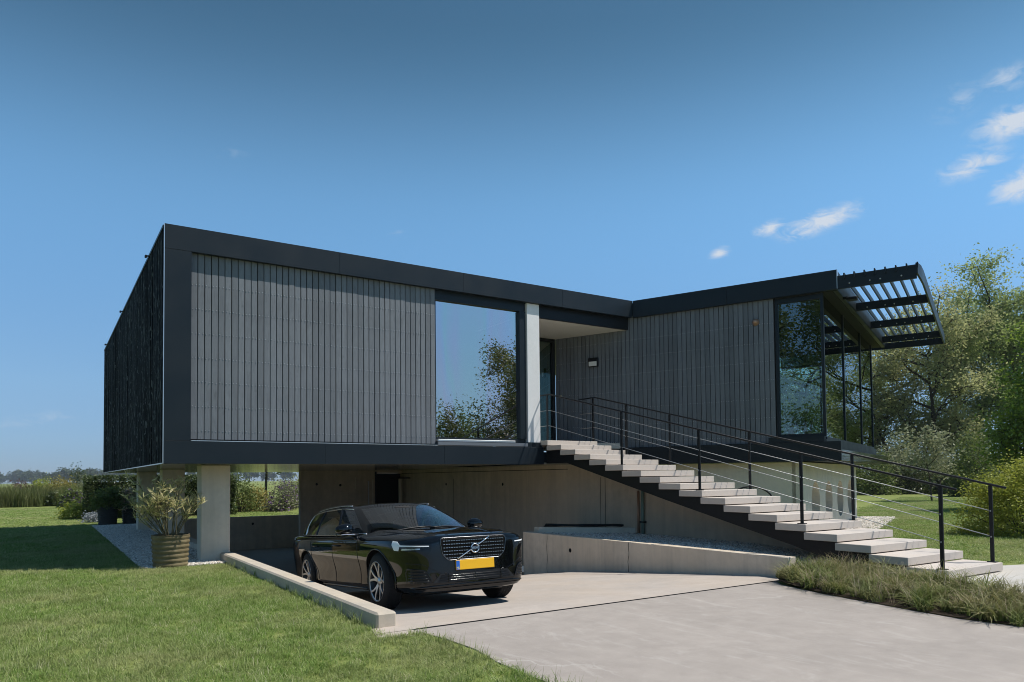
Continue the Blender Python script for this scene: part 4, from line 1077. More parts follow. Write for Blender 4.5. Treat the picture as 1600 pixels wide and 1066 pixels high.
for s in (-1, 1):
    split_part('pillar', 1, M_PAINT, lambda c: c.y * s > 0)
    split_part('side_window', 2, M_CGLASS, lambda c: c.y * s > 0 and c.x > -1.66)
    split_part('side_window', 2, M_CGLASS, lambda c: c.y * s > 0 and c.x <= -1.66)
    def snap(p, off=.003):
        h = BVH_G.find_nearest(Vector(p)); return h[0] + h[1] * off
    def gl_tube(name, pts, r, mat, off=.002, sub=5):
        P = []
        for a, b in zip(pts, pts[1:]):
            for k in range(sub): P.append(Vector(a).lerp(Vector(b), k / sub))
        P.append(Vector(pts[-1]))
        bm = bmesh.new(); tube_bm(bm, [snap(p, off) for p in P], r, 6); cp(name, bm_mesh(bm, True), mat)
    R0 = [(x, y * s, z) for x, y, z in RINGS[0]]; R2 = [(x, y * s, z) for x, y, z in RINGS[2]]; R1 = [(x, y * s, z) for x, y, z in RINGS[1]]
    gl_tube('window_trim', [(x, y, z + .012) for x, y, z in R0[3:9]], .009, M_SATIN); gl_tube('window_trim', R2[3:9], .008, M_SATIN)
    gl_tube('window_trim', [R0[8], R1[8], R2[8]], .008, M_SATIN)
    mid = lambda a, b, f: tuple(a[i] + (b[i] - a[i]) * f for i in range(3))
    for f0, f1, i0, w in ((.0, .0, 5, .030), (.05, .0, 6, .026)):
        gl_tube('door_pillar', [R0[i0], R1[i0], R2[i0]], w, M_TRIMG, -.012)
    gl_tube('roof_rail', [(x, y * .97, z + .012) for x, y, z in [(a, b * s, c) for a, b, c in RINGS[3][4:8]]], .012, M_SATIN, .012)
gl_tube('wiper', [(-.40, -.55, .97), (-.40, 0.05, .985)], .009, M_TRIM, .006); gl_tube('wiper', [(-.36, 0.02, .97), (-.48, .58, .98)], .009, M_TRIM, .006)
# cabin: dashboard, seats, steering wheel, dark tub
def cbox(name, *a, mat=M_CABIN, bev=.03, seg=2):
    bm = bmesh.new(); box_bm(bm, *a, bev, None, seg); return cp(name, bm_mesh(bm, True), mat)
cbox('dashboard', -1.05, -.66, -.70, .70, .84, .975, bev=.05)
for y in (-.37, .37):
    cbox('front_seat', -1.95, -1.78, y - .24, y + .24, .6, 1.14, mat=M_SEATM, bev=.05); cbox('headrest', -1.93, -1.83, y - .12, y + .12, 1.15, 1.29, mat=M_SEATM, bev=.04)
cbox('rear_seat', -2.95, -2.8, -.62, .62, .6, 1.12, mat=M_SEATM, bev=.05)
bm = bmesh.new(); tube_bm(bm, [(-1.18 + .06 * math.sin(a_), .37 + .18 * math.cos(a_), .99 + .17 * math.sin(a_)) for a_ in np.linspace(0, 2 * math.pi, 25)], .014, 8, False); cp('steering_wheel', bm_mesh(bm, True), M_TRIM)
cbox('interior_mirror', -1.25, -1.22, -.12, .12, 1.26, 1.32, bev=.012)
# mirrors
for s in (-1, 1):
    bm = bmesh.new(); bmesh.ops.create_uvsphere(bm, u_segments=20, v_segments=12, radius=1)
    for v in bm.verts:
        x, y, z = v.co
        sx = .085 if x > 0 else .035
        v.co = Vector((-.88 + x * sx, s * (1.0 + y * s * .13), 1.015 + z * (.078 + .012 * y * s * -1)))
    mr = cp('mirror', bm_mesh(bm, True), M_PAINT)
    bm = bmesh.new(); tube_bm(bm, [(-.86, s * .95, .955), (-.845, s * .90, .935), (-.83, s * .80, .925)], [.022, .024, .03], 8); cp('mirror_arm', bm_mesh(bm, True), M_TRIMG, mr)
    bm = bmesh.new(); box_bm(bm, -.93, -.80, s * .98 - .09, s * .98 + .09, .938, .950, .004); cp('mirror_base', bm_mesh(bm), M_SATIN, mr)
# wheels
def make_wheel(x, y, s, steer=0.0):
    w = bpy.data.objects.new('wheel', None); COL.objects.link(w); w.parent = car; w.location = (x, y, WR); w.rotation_euler = (0, 0, steer)
    # lathe about the axle (y axis); outward = +y * s
    TW = .235
    prof = [(.238, -TW / 2), (.300, -TW / 2 + .004), (.332, -TW / 2 + .018), (.345, -TW / 2 + .045), (WR, -.05), (WR, .05), (.345, TW / 2 - .045), (.332, TW / 2 - .018), (.300, TW / 2 - .004), (.238, TW / 2)]
    cp('tyre', lathe(prof, 56, 'Y'), M_TYRE, w)
    bm = bmesh.new()
    for k in range(64):
        a_ = 2 * math.pi * k / 64
        for yy, ww in ((-.075, .030), (-.03, .022), (.015, .022), (.06, .030)):
            a2 = a_ + yy * .6
            Mx = Matrix.Rotation(-a2, 4, 'Y') @ Matrix.Translation((WR + .0005, yy, 0))
            box_bm(bm, -.004, .003, -ww * .5, ww * .5, -.012, .012, 0, Mx)
    cp('tread_blocks', bm_mesh(bm), M_TYRE, w)
    yo = s * TW / 2
    rimp = [(.236, yo * .98), (.243, yo * 1.01), (.240, yo * .95), (.222, yo * .80), (.215, yo * .2), (.210, -yo * .8)]
    rim = cp('rim', lathe(rimp, 48, 'Y'), M_ALLOYD, w)
    cp('rim_edge', lathe([(.228, yo * .93), (.240, yo * 1.0), (.246, yo * 1.015), (.247, yo * .99)], 48, 'Y'), M_SILVER, w)
    cp('brake_disc', lathe([(0, yo * .25), (.165, yo * .25), (.165, yo * .15)], 32, 'Y'), M_SATIN, w)
    cp('wheel_well_disc', lathe([(0, yo * .05), (.21, yo * .05)], 32, 'Y'), M_DARK, w)
    for k in range(5):
        a0 = 2 * math.pi * k / 5 + .3
        bm = bmesh.new()
        for d in (-1, 1):
            # twin arms fork out from the hub
            def P(r, a, h): return Vector((r * math.cos(a), yo * h, r * math.sin(a)))
            aw = [(.045, a0 + d * .10, .022, .70), (.115, a0 + d * .15, .016, .80), (.185, a0 + d * .24, .013, .90), (.236, a0 + d * .33, .015, .965)]
            fr = []
            for r, a, hw, h in aw:
                tang = Vector((-math.sin(a), 0, math.cos(a)))
                c = P(r, a, h); fr.append([c - tang * hw, c + tang * hw, c + tang * hw * .8 - Vector((0, yo * .22, 0)), c - tang * hw * .8 - Vector((0, yo * .22, 0))])
            V = [[bm.verts.new(q) for q in f] for f in fr]
            for A_, B_ in zip(V, V[1:]):
                for q in range(4): bm.faces.new((A_[q], A_[(q + 1) % 4], B_[(q + 1) % 4], B_[q]))
            bm.faces.new(V[0][::-1]); bm.faces.new(V[-1])
        bmesh.ops.recalc_face_normals(bm, faces=bm.faces[:]); bmesh.ops.bevel(bm, geom=bm.edges[:], offset=.0025, segments=1, affect='EDGES')
        cp('spoke', bm_mesh(bm), M_SILVER, w)
    cp('hub', lathe([(0, yo * .80), (.025, yo * .80), (.032, yo * .74), (.058, yo * .70), (.062, yo * .5)], 24, 'Y'), M_SILVER, w)
for x, steer in ((0, .0), (-2.94, 0)):
    for s in (-1, 1): make_wheel(x, s * (.798 if x == 0 else .808), s, steer)
cbox('underbody', -3.6, .55, -.58, .58, .17, .40, mat=M_TRIM, bev=.02, seg=1)
for s in (-1, 1):
    P = []
    bm = bmesh.new()
    for k in range(9):
        z = .55 + .05 * k
        h = BVH_BODY.ray_cast(Vector((-6, s * .74, z)), Vector((1, 0, 0)))[0]
        if h is not None: P.append(h + Vector((.01, 0, 0)))
    tube_bm(bm, P, .035, 8); cp('tail_light', bm_mesh(bm, True), simple('red_lens', (.35, .01, .01), .15))
# ================================================================== vegetation
def pix_at(px, depth, py=745):
    """ground position under image column px at the given forward depth"""
    d = pix_dir(px, py); f = Vector((_W2C[2][0], _W2C[2][1], 0)).normalized()
    k = depth / (d.x * f.x + d.y * f.y); return (d.x * k, d.y * k)

def leaf_mesh(centers, size, rng, up=.3, aspect=.55, tint=None, jitter=.35, fold=.0, dirs=None):
    n = len(centers); c = np.asarray(centers, np.float32)
    d = rng.normal(size=(n, 3)) if dirs is None else dirs + rng.normal(size=(n, 3)) * .35
    if dirs is None: d[:, 2] = d[:, 2] * .6 - .15
    d /= np.linalg.norm(d, axis=1)[:, None]
    nn = rng.normal(size=(n, 3)); nn[:, 2] += up * 3
    s = np.cross(d, nn); s /= np.linalg.norm(s, axis=1)[:, None] + 1e-9
    L = size * (1 + rng.uniform(-jitter, jitter, n))[:, None]
    b = c - d * L * .5; t = c + d * L * .5; m = c - d * L * .04
    v = np.stack([b, m + s * L * aspect * .5, t, m - s * L * aspect * .5], 1).reshape(-1, 3)
    me = np_mesh(v, quads=np.arange(4 * n).reshape(n, 4), smooth=False)
    tn = rng.uniform(0, 1, n) if tint is None else np.clip(tint, 0, 1)
    at = me.attributes.new('tint', 'FLOAT', 'POINT'); at.data.foreach_set('value', np.repeat(tn, 4).astype(np.float32))
    return me

def tubes_mesh(branches, seg=6):
    V = []; Q = []; k = 0
    for pts, r0, r1 in branches:
        P = np.asarray(pts, float); n = len(P)
        t = np.gradient(P, axis=0); t /= np.linalg.norm(t, axis=1)[:, None] + 1e-9
        a = np.cross(t, np.array([.31, .17, .93])); a /= np.linalg.norm(a, axis=1)[:, None] + 1e-9; b = np.cross(t, a)
        r = np.linspace(r0, r1, n)[:, None]
        for j in range(seg):
            th = 2 * math.pi * j / seg; V.append(P + (a * math.cos(th) + b * math.sin(th)) * r)
        base = k
        for i in range(n - 1):
            for j in range(seg):
                j2 = (j + 1) % seg; Q.append((base + j * n + i, base + j2 * n + i, base + j2 * n + i + 1, base + j * n + i + 1))
        k += n * seg
    return np_mesh(np.concatenate(V), quads=np.array(Q), smooth=True)

def grow(rng, base, height, crown_r, clear, levels=3, first=7, r_trunk=.2, lean=(0, 0), stems=1, sub=5):
    """branch skeleton: list of (pts, r0, r1) and leaf centres at the twigs"""
    br = []; tips = []
    cz = clear + (height - clear) * .52
    def wander(p, d, L, n, wob, rise):
        pts = [p.copy()]; dd = d.copy()
        for i in range(n):
            dd = dd + rng.normal(size=3) * wob; dd[2] += rise; dd /= np.linalg.norm(dd); p = p + dd * L / n; pts.append(p.copy())
        return pts, dd
    def sub_branch(p, d, L, r, lev):
        pts, dd = wander(p, d, L, 4, .16, .03)
        br.append((pts, r, r * .45))
        if lev >= levels:
            for q in pts[1:]: tips.append(q)
            return
        for k in range(sub):
            f = .3 + .7 * (k + rng.uniform(0, .8)) / sub; i = min(int(f * 4), 3); q = pts[i] + (pts[i + 1] - pts[i]) * (f * 4 - i if f < 1 else 1)
            nd = dd + rng.normal(size=3) * .75; nd[2] += .12; nd /= np.linalg.norm(nd)
            sub_branch(q, nd, L * rng.uniform(.48, .68), r * .5, lev + 1)
        tips.append(pts[-1])
    for s_ in range(stems):
        off = rng.normal(size=3) * (.25 if stems > 1 else 0); off[2] = 0
        d0 = np.array([lean[0] + rng.normal() * .05 + off[0] * .35, lean[1] + rng.normal() * .05 + off[1] * .35, 1.0]); d0 /= np.linalg.norm(d0)
        pts, dd = wander(np.array([base[0], base[1], base[2] if len(base) > 2 else 0.0]) + off, d0, height * .86, 9, .045, .01)
        br.append((pts, r_trunk, r_trunk * .18))
        for k in range(first):
            f = (clear / height) + (1 - clear / height) * ((k + .3 + rng.uniform(0, .5)) / first) * .98
            f = min(f / .86, .999) * 9; i = min(int(f), 8); q = np.array(pts[i]) + (np.array(pts[i + 1]) - np.array(pts[i])) * (f - i)
            az = k * 2.4 + rng.uniform(-.5, .5); rel = (q[2] - cz) / max(.1, (height - clear) * .5)
            reach = crown_r * math.sqrt(max(.12, 1 - min(.88, rel * rel * .8)))
            d = np.array([math.cos(az), math.sin(az), .35 + .35 * max(0, rel)]); d /= np.linalg.norm(d)
            sub_branch(q, d, reach * rng.uniform(.75, 1.0), r_trunk * .42, 1)
        tips.append(pts[-1])
    return br, np.array(tips)

def make_tree(name, label, cat, base, height, crown_r, clear, leafmat, seed, n_leaves=14000, leaf=.20, spread=.5, levels=3, first=8, r_trunk=.22, bark=None, group=None, stems=1, sub=5, lean=(0, 0), aspect=.6):
    rng = np.random.default_rng(seed)
    br, tips = grow(rng, (base[0], base[1], 0), height, crown_r, clear, levels, first, r_trunk, lean, stems, sub)
    e = empty(name, (base[0], base[1], 0), label, cat, group)
    obj('trunk', tubes_mesh(br), bark or M_BARK, e)
    idx = rng.integers(0, len(tips), n_leaves); c = tips[idx] + rng.normal(size=(n_leaves, 3)) * spread * np.array([1, 1, .8])
    # clump tint: each twig has its own tone
    tt = rng.uniform(0, 1, len(tips)); tint = np.clip(tt[idx] * .6 + rng.uniform(0, .4, n_leaves), 0, 1)
    keep = c[:, 2] > clear * .7; c = c[keep]; tint = tint[keep]
    obj('crown', leaf_mesh(c, leaf, rng, tint=tint, aspect=aspect), leafmat, e)
    return e

def make_shrub(name, label, cat, base, rx, ry, h, leafmat, seed, n=5000, leaf=.06, lump=.25, group=None, box_shape=False, z0=0.0, flower=None, aspect=.55, stemmat=None):
    """a rounded or clipped mass of leaves on twigs"""
    rng = np.random.default_rng(seed)
    e = empty(name, (base[0], base[1], z0), label, cat, group)
    nl = 60 if not box_shape else 160
    if box_shape:
        cen = rng.uniform(-1, 1, (nl, 3)); f = rng.integers(0, 5, nl)
        cen[f == 0, 0] = 1; cen[f == 1, 0] = -1; cen[f == 2, 1] = 1; cen[f == 3, 1] = -1; cen[f == 4, 2] = 1
        cen = cen * np.array([rx, ry, h / 2]) * .96 + np.array([0, 0, h / 2])
    else:
        v = rng.normal(size=(nl, 3)); v /= np.linalg.norm(v, axis=1)[:, None]; v[:, 2] = np.abs(v[:, 2]) * 1.05 - .12
        rad = rng.uniform(.55, 1.0, nl) ** .5
        cen = v * rad[:, None] * np.array([rx, ry, h * .92]); cen[:, 2] = np.clip(cen[:, 2] + h * .06, .05 * h, h * .97)
    idx = rng.integers(0, nl, n)
    sc = np.array([lump * rx, lump * ry, lump * h * .5]) if not box_shape else np.array([lump, lump, lump])
    c = cen[idx] + rng.normal(size=(n, 3)) * sc
    if box_shape:
        # clipped: keep the leaves near the faces
        lim = np.array([rx, ry, 0]); c[:, 0] = np.clip(c[:, 0], -rx - rng.uniform(0, .06, n), rx + rng.uniform(0, .06, n)); c[:, 1] = np.clip(c[:, 1], -ry - rng.uniform(0, .06, n), ry + rng.uniform(0, .06, n)); c[:, 2] = np.clip(c[:, 2], .02, h + rng.uniform(-.02, .07, n))
    c[:, 2] = np.maximum(c[:, 2], .02)
    tt = rng.uniform(0, 1, nl); tint = np.clip(tt[idx] * .55 + rng.uniform(0, .45, n), 0, 1)
    br = []
    for k in range(22 if not box_shape else 40):
        p = cen[rng.integers(0, nl)]; b0 = np.array([p[0] * .15 if not box_shape else p[0], p[1] * .15 if not box_shape else p[1] * .5, 0]); m = (b0 + p) / 2 + rng.normal(size=3) * .04
        br.append(([b0, m, p], max(.006, h * .010), max(.003, h * .004)))
    W = np.array([base[0], base[1], z0])
    obj('stems', tubes_mesh([([q + W for q in pts], a, b) for pts, a, b in br], 5), stemmat or M_BARK, e)
    obj('foliage', leaf_mesh(c + W, leaf, rng, tint=tint, aspect=aspect), leafmat, e)
    if flower:
        fm, nf, fs = flower; i2 = rng.integers(0, nl, nf); cf = cen[i2] * 1.04 + rng.normal(size=(nf, 3)) * sc * .5
        tag(obj('flowers', leaf_mesh(cf + W, fs, rng, tint=rng.uniform(0, 1, nf), aspect=.7), fm, e), kind='stuff')
    return e

L_WALNUT = m_leaf('walnut_leaf', (.105, .155, .048), (.34, .40, .15), .48)
L_WALNUT2 = m_leaf('olive_leaf', (.12, .15, .056), (.42, .42, .20), .48)
L_BRIGHT = m_leaf('bright_leaf', (.035, .075, .014), (.27, .36, .05), .35)
L_YELLOW = m_leaf('yellow_green_leaf', (.14, .18, .024), (.38, .40, .065), .35)
L_DARK = m_leaf('dark_leaf', (.028, .045, .014), (.085, .115, .032), .25, .4, .5)
L_MID = m_leaf('mid_leaf', (.060, .090, .022), (.16, .20, .055), .3)
L_PALE = m_leaf('pale_leaf', (.13, .15, .08), (.32, .33, .19), .3)
L_PURPLE = m_leaf('purple_flower', (.14, .07, .22), (.28, .16, .38), .3); L_PINK = m_leaf('pink_flower', (.40, .28, .26), (.58, .46, .40), .3)
L_RUST = m_leaf('rust_leaf', (.09, .04, .03), (.17, .085, .06), .3); L_GOLD = m_leaf('gold_leaf', (.20, .18, .035), (.36, .30, .09), .3)
L_FAR = m_leaf('far_leaf', (.030, .050, .022), (.075, .10, .042), .25)
L_SILVER = m_leaf('silver_leaf', (.18, .20, .22), (.33, .35, .38), .2)

# --- trees on the right
for k, (px, dep, h, cr, cl, lm, n, lab, gp) in enumerate([
    (1462, 58, 12.9, 5.4, 2.4, L_WALNUT2, 17000, 'open brownish walnut tree standing beside the pergola end', None),
    (1530, 62, 14.4, 5.6, 2.4, L_WALNUT, 22000, 'tall loose-crowned tree between the pergola and the right picture edge', None),
    (1622, 60, 15.8, 6.2, 2.6, L_WALNUT, 30000, 'tallest tree at the right picture edge behind the bushes', None),
    (1398, 64, 11.4, 4.6, 1.6, L_WALNUT2, 12000, 'smaller olive toned tree right behind the corner of the glass wing', None),
    (1340, 66, 10.6, 4.2, 1.8, L_WALNUT, 12000, 'leafy tree seen through the side glazing of the wing', None),
    (1262, 60, 10.4, 4.2, 1.2, L_MID, 12000, 'round tree seen through the corner window', None),
    (1180, 64, 10.0, 4.6, 1.5, L_WALNUT, 9000, 'tree hidden behind the angled wing', None)]):
    make_tree('walnut_tree' if lm in (L_WALNUT, L_WALNUT2) else 'leafy_tree', lab, 'tree', pix_at(px, dep), h, cr, cl, lm, 100 + k, int(n * 1.75), .215, .46, 3, 15, .26, sub=4, aspect=.55)
make_tree('young_tree', 'young staked tree standing on the lawn beyond the stair railing', 'tree', (37.9, 19.3), 3.3, 1.5, 1.25, L_PALE, 131, 2600, .14, .28, 2, 8, .05)
make_tree('young_tree', 'thin young tree on the lawn near the yellow green bush', 'tree', (39.6, 17.6), 2.6, .9, 1.1, L_MID, 132, 1200, .12, .25, 2, 6, .04)
stake = tube('tree_stake', [(38.35, 19.1, 0), (38.35, 19.1, 1.25)], .04, M_BARK); tag(stake, 'wooden stake beside the young staked tree', 'stake')
# broad evergreen at the right edge
x_, y_ = pix_at(1606, 27)
make_tree('evergreen_tree', 'dense bright green evergreen at the right picture edge', 'tree', (x_, y_), 6.9, 1.7, .25, L_BRIGHT, 140, 42000, .13, .30, 3, 24, .12, sub=4)
make_shrub('yellow_bush', 'yellow green rounded bush on the lawn beside the stair foot', 'bush', pix_at(1600, 16.3), 1.25, 1.25, 1.95, L_YELLOW, 141, 34000, .055, .16)
for k, (px, dep, rx, h, lm, lab) in enumerate([
    (1356, 50, 1.7, 3.2, L_MID, 'mid green shrub next to the round-holed base wall'), (1392, 52, 1.8, 3.7, L_PALE, 'pale greyish shrub behind the lower band of the wing'),
    (1428, 51, 1.6, 2.9, L_DARK, 'dark shrub left of the young staked tree'), (1462, 54, 1.7, 3.3, L_PALE, 'pale shrub directly behind the young staked tree'),
    (1497, 50, 1.6, 2.7, L_DARK, 'dark shrub at the lawn edge left of the yellow bush'), (1519, 44, 1.25, 3.9, L_MID, 'tall rounded shrub above the yellow bush'),
    (1556, 48, 2.0, 3.2, L_DARK, 'dark shrub behind the yellow bush'), (1610, 46, 2.2, 3.0, L_DARK, 'dark shrub at the right edge behind the evergreen'),
    (1320, 54, 2.0, 3.0, L_DARK, 'dark shrub behind the round-holed base wall'), (1270, 56, 2.2, 3.2, L_DARK, 'dark shrub seen below the corner window')]):
    make_shrub('shrub', lab, 'shrub', pix_at(px, dep), rx, rx, h, lm, 150 + k, 6500, .16, .22)

# --- left: clipped hedge, tubs, border, far trees
hd = make_shrub('hedge', 'clipped dark green hedge behind the left end of the house', 'hedge', (4.4, 34.6), 2.9, .6, 1.72, L_DARK, 170, 32000, .085, .12, box_shape=True)
box('dark_core_filler', 4.4 - 2.55, 4.4 + 2.55, 34.6 - .38, 34.6 + .38, .02, 1.5, simple('hedge_core', (.020, .028, .012), .95, 0, .05), hd)  # dark filler box added unseen inside the hedge to stop see-through gaps
make_shrub('shrub', 'small golden shrub at the left end of the clipped hedge', 'shrub', (1.15, 35.4), .5, .5, .75, L_YELLOW, 171, 1500, .10)
make_shrub('lavender', 'low silvery lavender cushion at the foot of the clipped hedge', 'plant', (1.75, 31.6), .42, .4, .42, L_SILVER, 172, 1500, .07)
M_TUB = simple('dark_tub', (.030, .028, .026), .7)
def pot_mesh(r, h, ribs, wob=.0):
    prof = [(0, 0), (r * .88, 0)]
    for k in range(ribs):
        z0 = h * k / ribs; z1 = h * (k + 1) / ribs; rr = r * (.90 + .10 * (k + .5) / ribs)
        prof += [(rr * .94, z0 + .004), (rr * 1.0, z0 + (z1 - z0) * .28), (rr * 1.008, z0 + (z1 - z0) * .6), (rr * .975, z1 - .010)]
    prof += [(r * 1.0, h), (r * .93, h + .002), (r * .91, h - .05), (0, h - .05)]
    return lathe(prof, 40)
for k, (x, y, lm, fl, lab) in enumerate([(1.98, 29.45, L_MID, None, 'dark ribbed tub with a green shrub at the back of the gravel strip'), (2.75, 29.6, L_PALE, (L_PINK, 500, .11), 'dark tub with a pale pink flowering shrub at the back of the gravel strip')]):
    e = make_shrub('potted_shrub', lab, 'potted plant', (x, y), .48, .45, .75, lm, 180 + k, 2600, .09, z0=.55, flower=fl)
    obj('tub', pot_mesh(.33, .62, 8), M_TUB, None, loc=(x, y, 0)); put(bpy.context.scene.objects[-1] if False else [o for o in COL.objects if o.name.startswith('tub')][-1], e)
bcols = [L_MID, L_YELLOW, L_DARK, L_MID, L_GOLD, L_PALE, L_MID, L_YELLOW, L_DARK, L_MID, L_PALE, L_RUST]
names_b = ['green', 'yellow green', 'dark green', 'leafy', 'golden', 'greyish', 'rounded green', 'bright', 'dark leafy', 'bushy', 'pale', 'rust coloured']
for k in range(12):
    x = 5.2 + k * .95; y = 36.0 + (k * 7 % 5) * .55; hh = [1.55, 1.75, 1.35, 1.9, 1.3, 1.7, 1.45, 2.0, 1.5, 1.8, 1.4, 1.6][k]
    fl = (L_PURPLE, 450, .10) if k in (5, 6, 7) else ((L_GOLD, 300, .08) if k == 8 else None)
    make_shrub('border_shrub', names_b[k] + ' border shrub seen under the house beyond the garage' + (' with purple flowers' if fl and k < 8 else ''), 'shrub', (x, y), .72, .7, hh, bcols[k], 200 + k, 2600, .10, .26, 'border shrubs behind the garage', flower=fl)
make_tree('slim_tree', 'slim dark tree behind the border beyond the garage', 'tree', (10.6, 42), 6.5, 1.6, 2.2, L_DARK, 230, 3000, .2, .4, 2, 9, .10)
for k, (px, dep, rx, h, lm, fl, lab) in enumerate([
    (96, 50, .95, 1.95, L_GOLD, None, 'golden shrub in the tall grass border left of the hedge'), (112, 44, .6, 1.15, L_MID, (L_PURPLE, 500, .12), 'purple flowering shrub left of the hedge'),
    (119, 56, .75, 2.75, L_DARK, None, 'dark pointed shrub above the left end of the hedge'), (33, 52, .8, 1.6, L_RUST, (L_PURPLE, 200, .1), 'rust and purple shrub in the tall grass border'),
    (70, 53, .9, 1.75, L_YELLOW, None, 'yellowish shrub in the middle of the grass border'), (-30, 52, 1.2, 1.9, L_MID, None, 'green shrub at the left picture edge in the border'),
    (140, 52, 1.0, 1.9, L_PALE, None, 'pale shrub just behind the left end of the hedge'), (84, 47, .5, .9, L_DARK, None, 'low dark shrub in front of the golden shrub')]):
    make_shrub('border_shrub', lab, 'shrub', pix_at(px, dep), rx, rx, h, lm, 240 + k, 2600, .13, .25, flower=fl)
def make_distant(name, base, h, seed):
    rng = np.random.default_rng(seed); e = empty(name, (base[0], base[1], 0), 'one of the distant trees along the horizon beyond the meadow', 'tree', 'distant trees on the horizon')
    nl = 26; v = rng.normal(size=(nl, 3)); v /= np.linalg.norm(v, axis=1)[:, None]; cen = v * np.array([h * .62, h * .62, h * .34]) * rng.uniform(.5, 1, (nl, 1)) + np.array([0, 0, h * .58])
    idx = rng.integers(0, nl, 1500); c = cen[idx] + rng.normal(size=(1500, 3)) * h * .10; c[:, 2] = np.clip(c[:, 2], .3, None); W = np.array([base[0], base[1], 0])
    tt = rng.uniform(0, 1, nl)
    obj('trunk', tubes_mesh([([W, W + [0, 0, h * .3], W + [0, 0, h * .7]], h * .03, h * .012)], 6), M_BARK, e)
    obj('crown', leaf_mesh(c + W, h * .13, rng, tint=tt[idx] * .6 + rng.uniform(0, .4, 1500), aspect=.8), L_FAR, e)
rf = random.Random(77)
for k in range(40):
    px = -220 + k * 15 + rf.uniform(-6, 6) if k < 30 else 240 + (k - 30) * 30
    dep = rf.uniform(750, 1150); h = rf.uniform(7.0, 10.5) * dep / 500
    make_distant('distant_tree', pix_at(px, dep), h, 300 + k)
rng = np.random.default_rng(55)
# --- trees behind the camera that the big window mirrors
make_tree('garden_tree', 'large tree mirrored in the big front window', 'tree', (38.6, -25.0), 11.8, 5.6, 1.4, L_MID, 400, 60000, .20, .5, 3, 15, .3, sub=4)
for k, (x, y, h, lab) in enumerate([(-44, -7, 17, 'broad tree left of the drive mirrored in the corner window'), (-41, 5, 15, 'second tree left of the drive mirrored in the corner window'), (-46, -19, 16, 'third tree far left of the drive behind the camera'), (-48, 17, 15, 'fourth tree far left of the lawn outside the picture')]):
    make_tree('garden_tree', lab, 'tree', (x, y), h, 6.5, 1.2, L_MID, 420 + k, 26000, .30, .7, 3, 13, .3, sub=4)
for k, (x, y, r, h, lm) in enumerate([(26.2, -20, 2.4, 7.0, L_MID), (28.9, -20.5, 2.4, 7.4, L_DARK), (31.6, -19.5, 2.2, 6.6, L_WALNUT2), (23.4, -22, 2.4, 6.2, L_WALNUT2)]):
    make_shrub('garden_shrub', ['first', 'second', 'third', 'fourth'][k] + ' tall shrub from the left in the mirrored row of the front window', 'shrub', (x, y), r, r, h, lm, 410 + k, 9000, .20, .24)

# --- the big pot with the narrow-leaved shrub in front of the house
def m_pot():
    t = NT('mossy_terracotta'); a = t.noise(5, 5, .6); b = t.noise(22, 4, .6)
    col = t.ramp(a, [(.3, (.15, .115, .06)), (.6, (.25, .20, .115)), (.8, (.34, .28, .18))]); col = t.mix(t.math('MULTIPLY', b, .5), col, (.07, .065, .035))
    t.bsdf(col, .85, 0, .2, t.bump(b, .5, .008)); return t.done()
pp = empty('potted_oleander', (1.93, 14.12, 0), 'large ribbed earthenware pot with a narrow-leaved shrub at the house corner', 'potted plant')
po = obj('pot', pot_mesh(.318, .56, 7), m_pot(), None, loc=(1.93, 14.12, 0.0)); put(po, pp)
so = obj('soil', lathe([(0, .515), (.30, .515)], 24), SOIL, None, loc=(1.93, 14.12, 0)); put(so, pp)
rng = np.random.default_rng(9); stems = []; lc = []; ld = []
def arc(p0, d, L, droop, n=7):
    pts = [p0.copy()]; dd = d / np.linalg.norm(d); p = p0.copy()
    for i in range(n):
        dd = dd + rng.normal(size=3) * .05; dd[2] += droop; dd /= np.linalg.norm(dd); p = p + dd * L / n; pts.append(p.copy())
    return pts
for k in range(30):
    az = rng.uniform(0, 2 * math.pi); sp_ = abs(rng.normal()) * .50 + .08
    if k < 4: az = RAD(150 + k * 22); sp_ = 1.25
    if k in (4, 5, 6): az = RAD(-30 + k * 14); sp_ = .95
    d = np.array([math.cos(az) * sp_, math.sin(az) * sp_, 1.0]); L = rng.uniform(.68, 1.12) * (1.0 if sp_ < .8 else .85)
    p0 = np.array([1.93 + math.cos(az) * .10, 14.12 + math.sin(az) * .10, .52])
    pts = arc(p0, d, L, .02 if sp_ < .8 else .05); stems.append((pts, .010, .004))
    tw = [pts]
    for j in range(3):
        i = rng.integers(3, 7); a2 = rng.uniform(0, 6.28); d2 = np.array([math.cos(a2) * .8, math.sin(a2) * .8, .8]); t2 = arc(np.array(pts[i]), d2, rng.uniform(.16, .34), .03, 4); stems.append((t2, .005, .0025)); tw.append(t2)
    for q, P in enumerate(tw):
        P = np.array(P); st0 = .55 if q == 0 else .2
        for m_ in range(20 if q == 0 else 14):
            f = st0 + (1 - st0) * rng.uniform(0, 1) ** .7; x = f * (len(P) - 1); i = min(int(x), len(P) - 2); pos = P[i] + (P[i + 1] - P[i]) * (x - i); ax = P[i + 1] - P[i]; ax /= np.linalg.norm(ax)
            a2 = rng.uniform(0, 6.28); rad = np.array([math.cos(a2), math.sin(a2), rng.uniform(-.2, .5)]); dv = ax * .55 + rad * .8; dv /= np.linalg.norm(dv)
            lc.append(pos + dv * .07); ld.append(dv)
obj('stems', tubes_mesh(stems, 6), m_bark('oleander_stem', (.17, .15, .085)), pp)
OL = m_leaf('oleander_leaf', (.20, .25, .085), (.58, .50, .27), .35)
lo_ = obj('leaves', leaf_mesh(np.array(lc), .15, rng, aspect=.12, dirs=np.array(ld), jitter=.3), OL, pp); tag(lo_, kind='stuff')

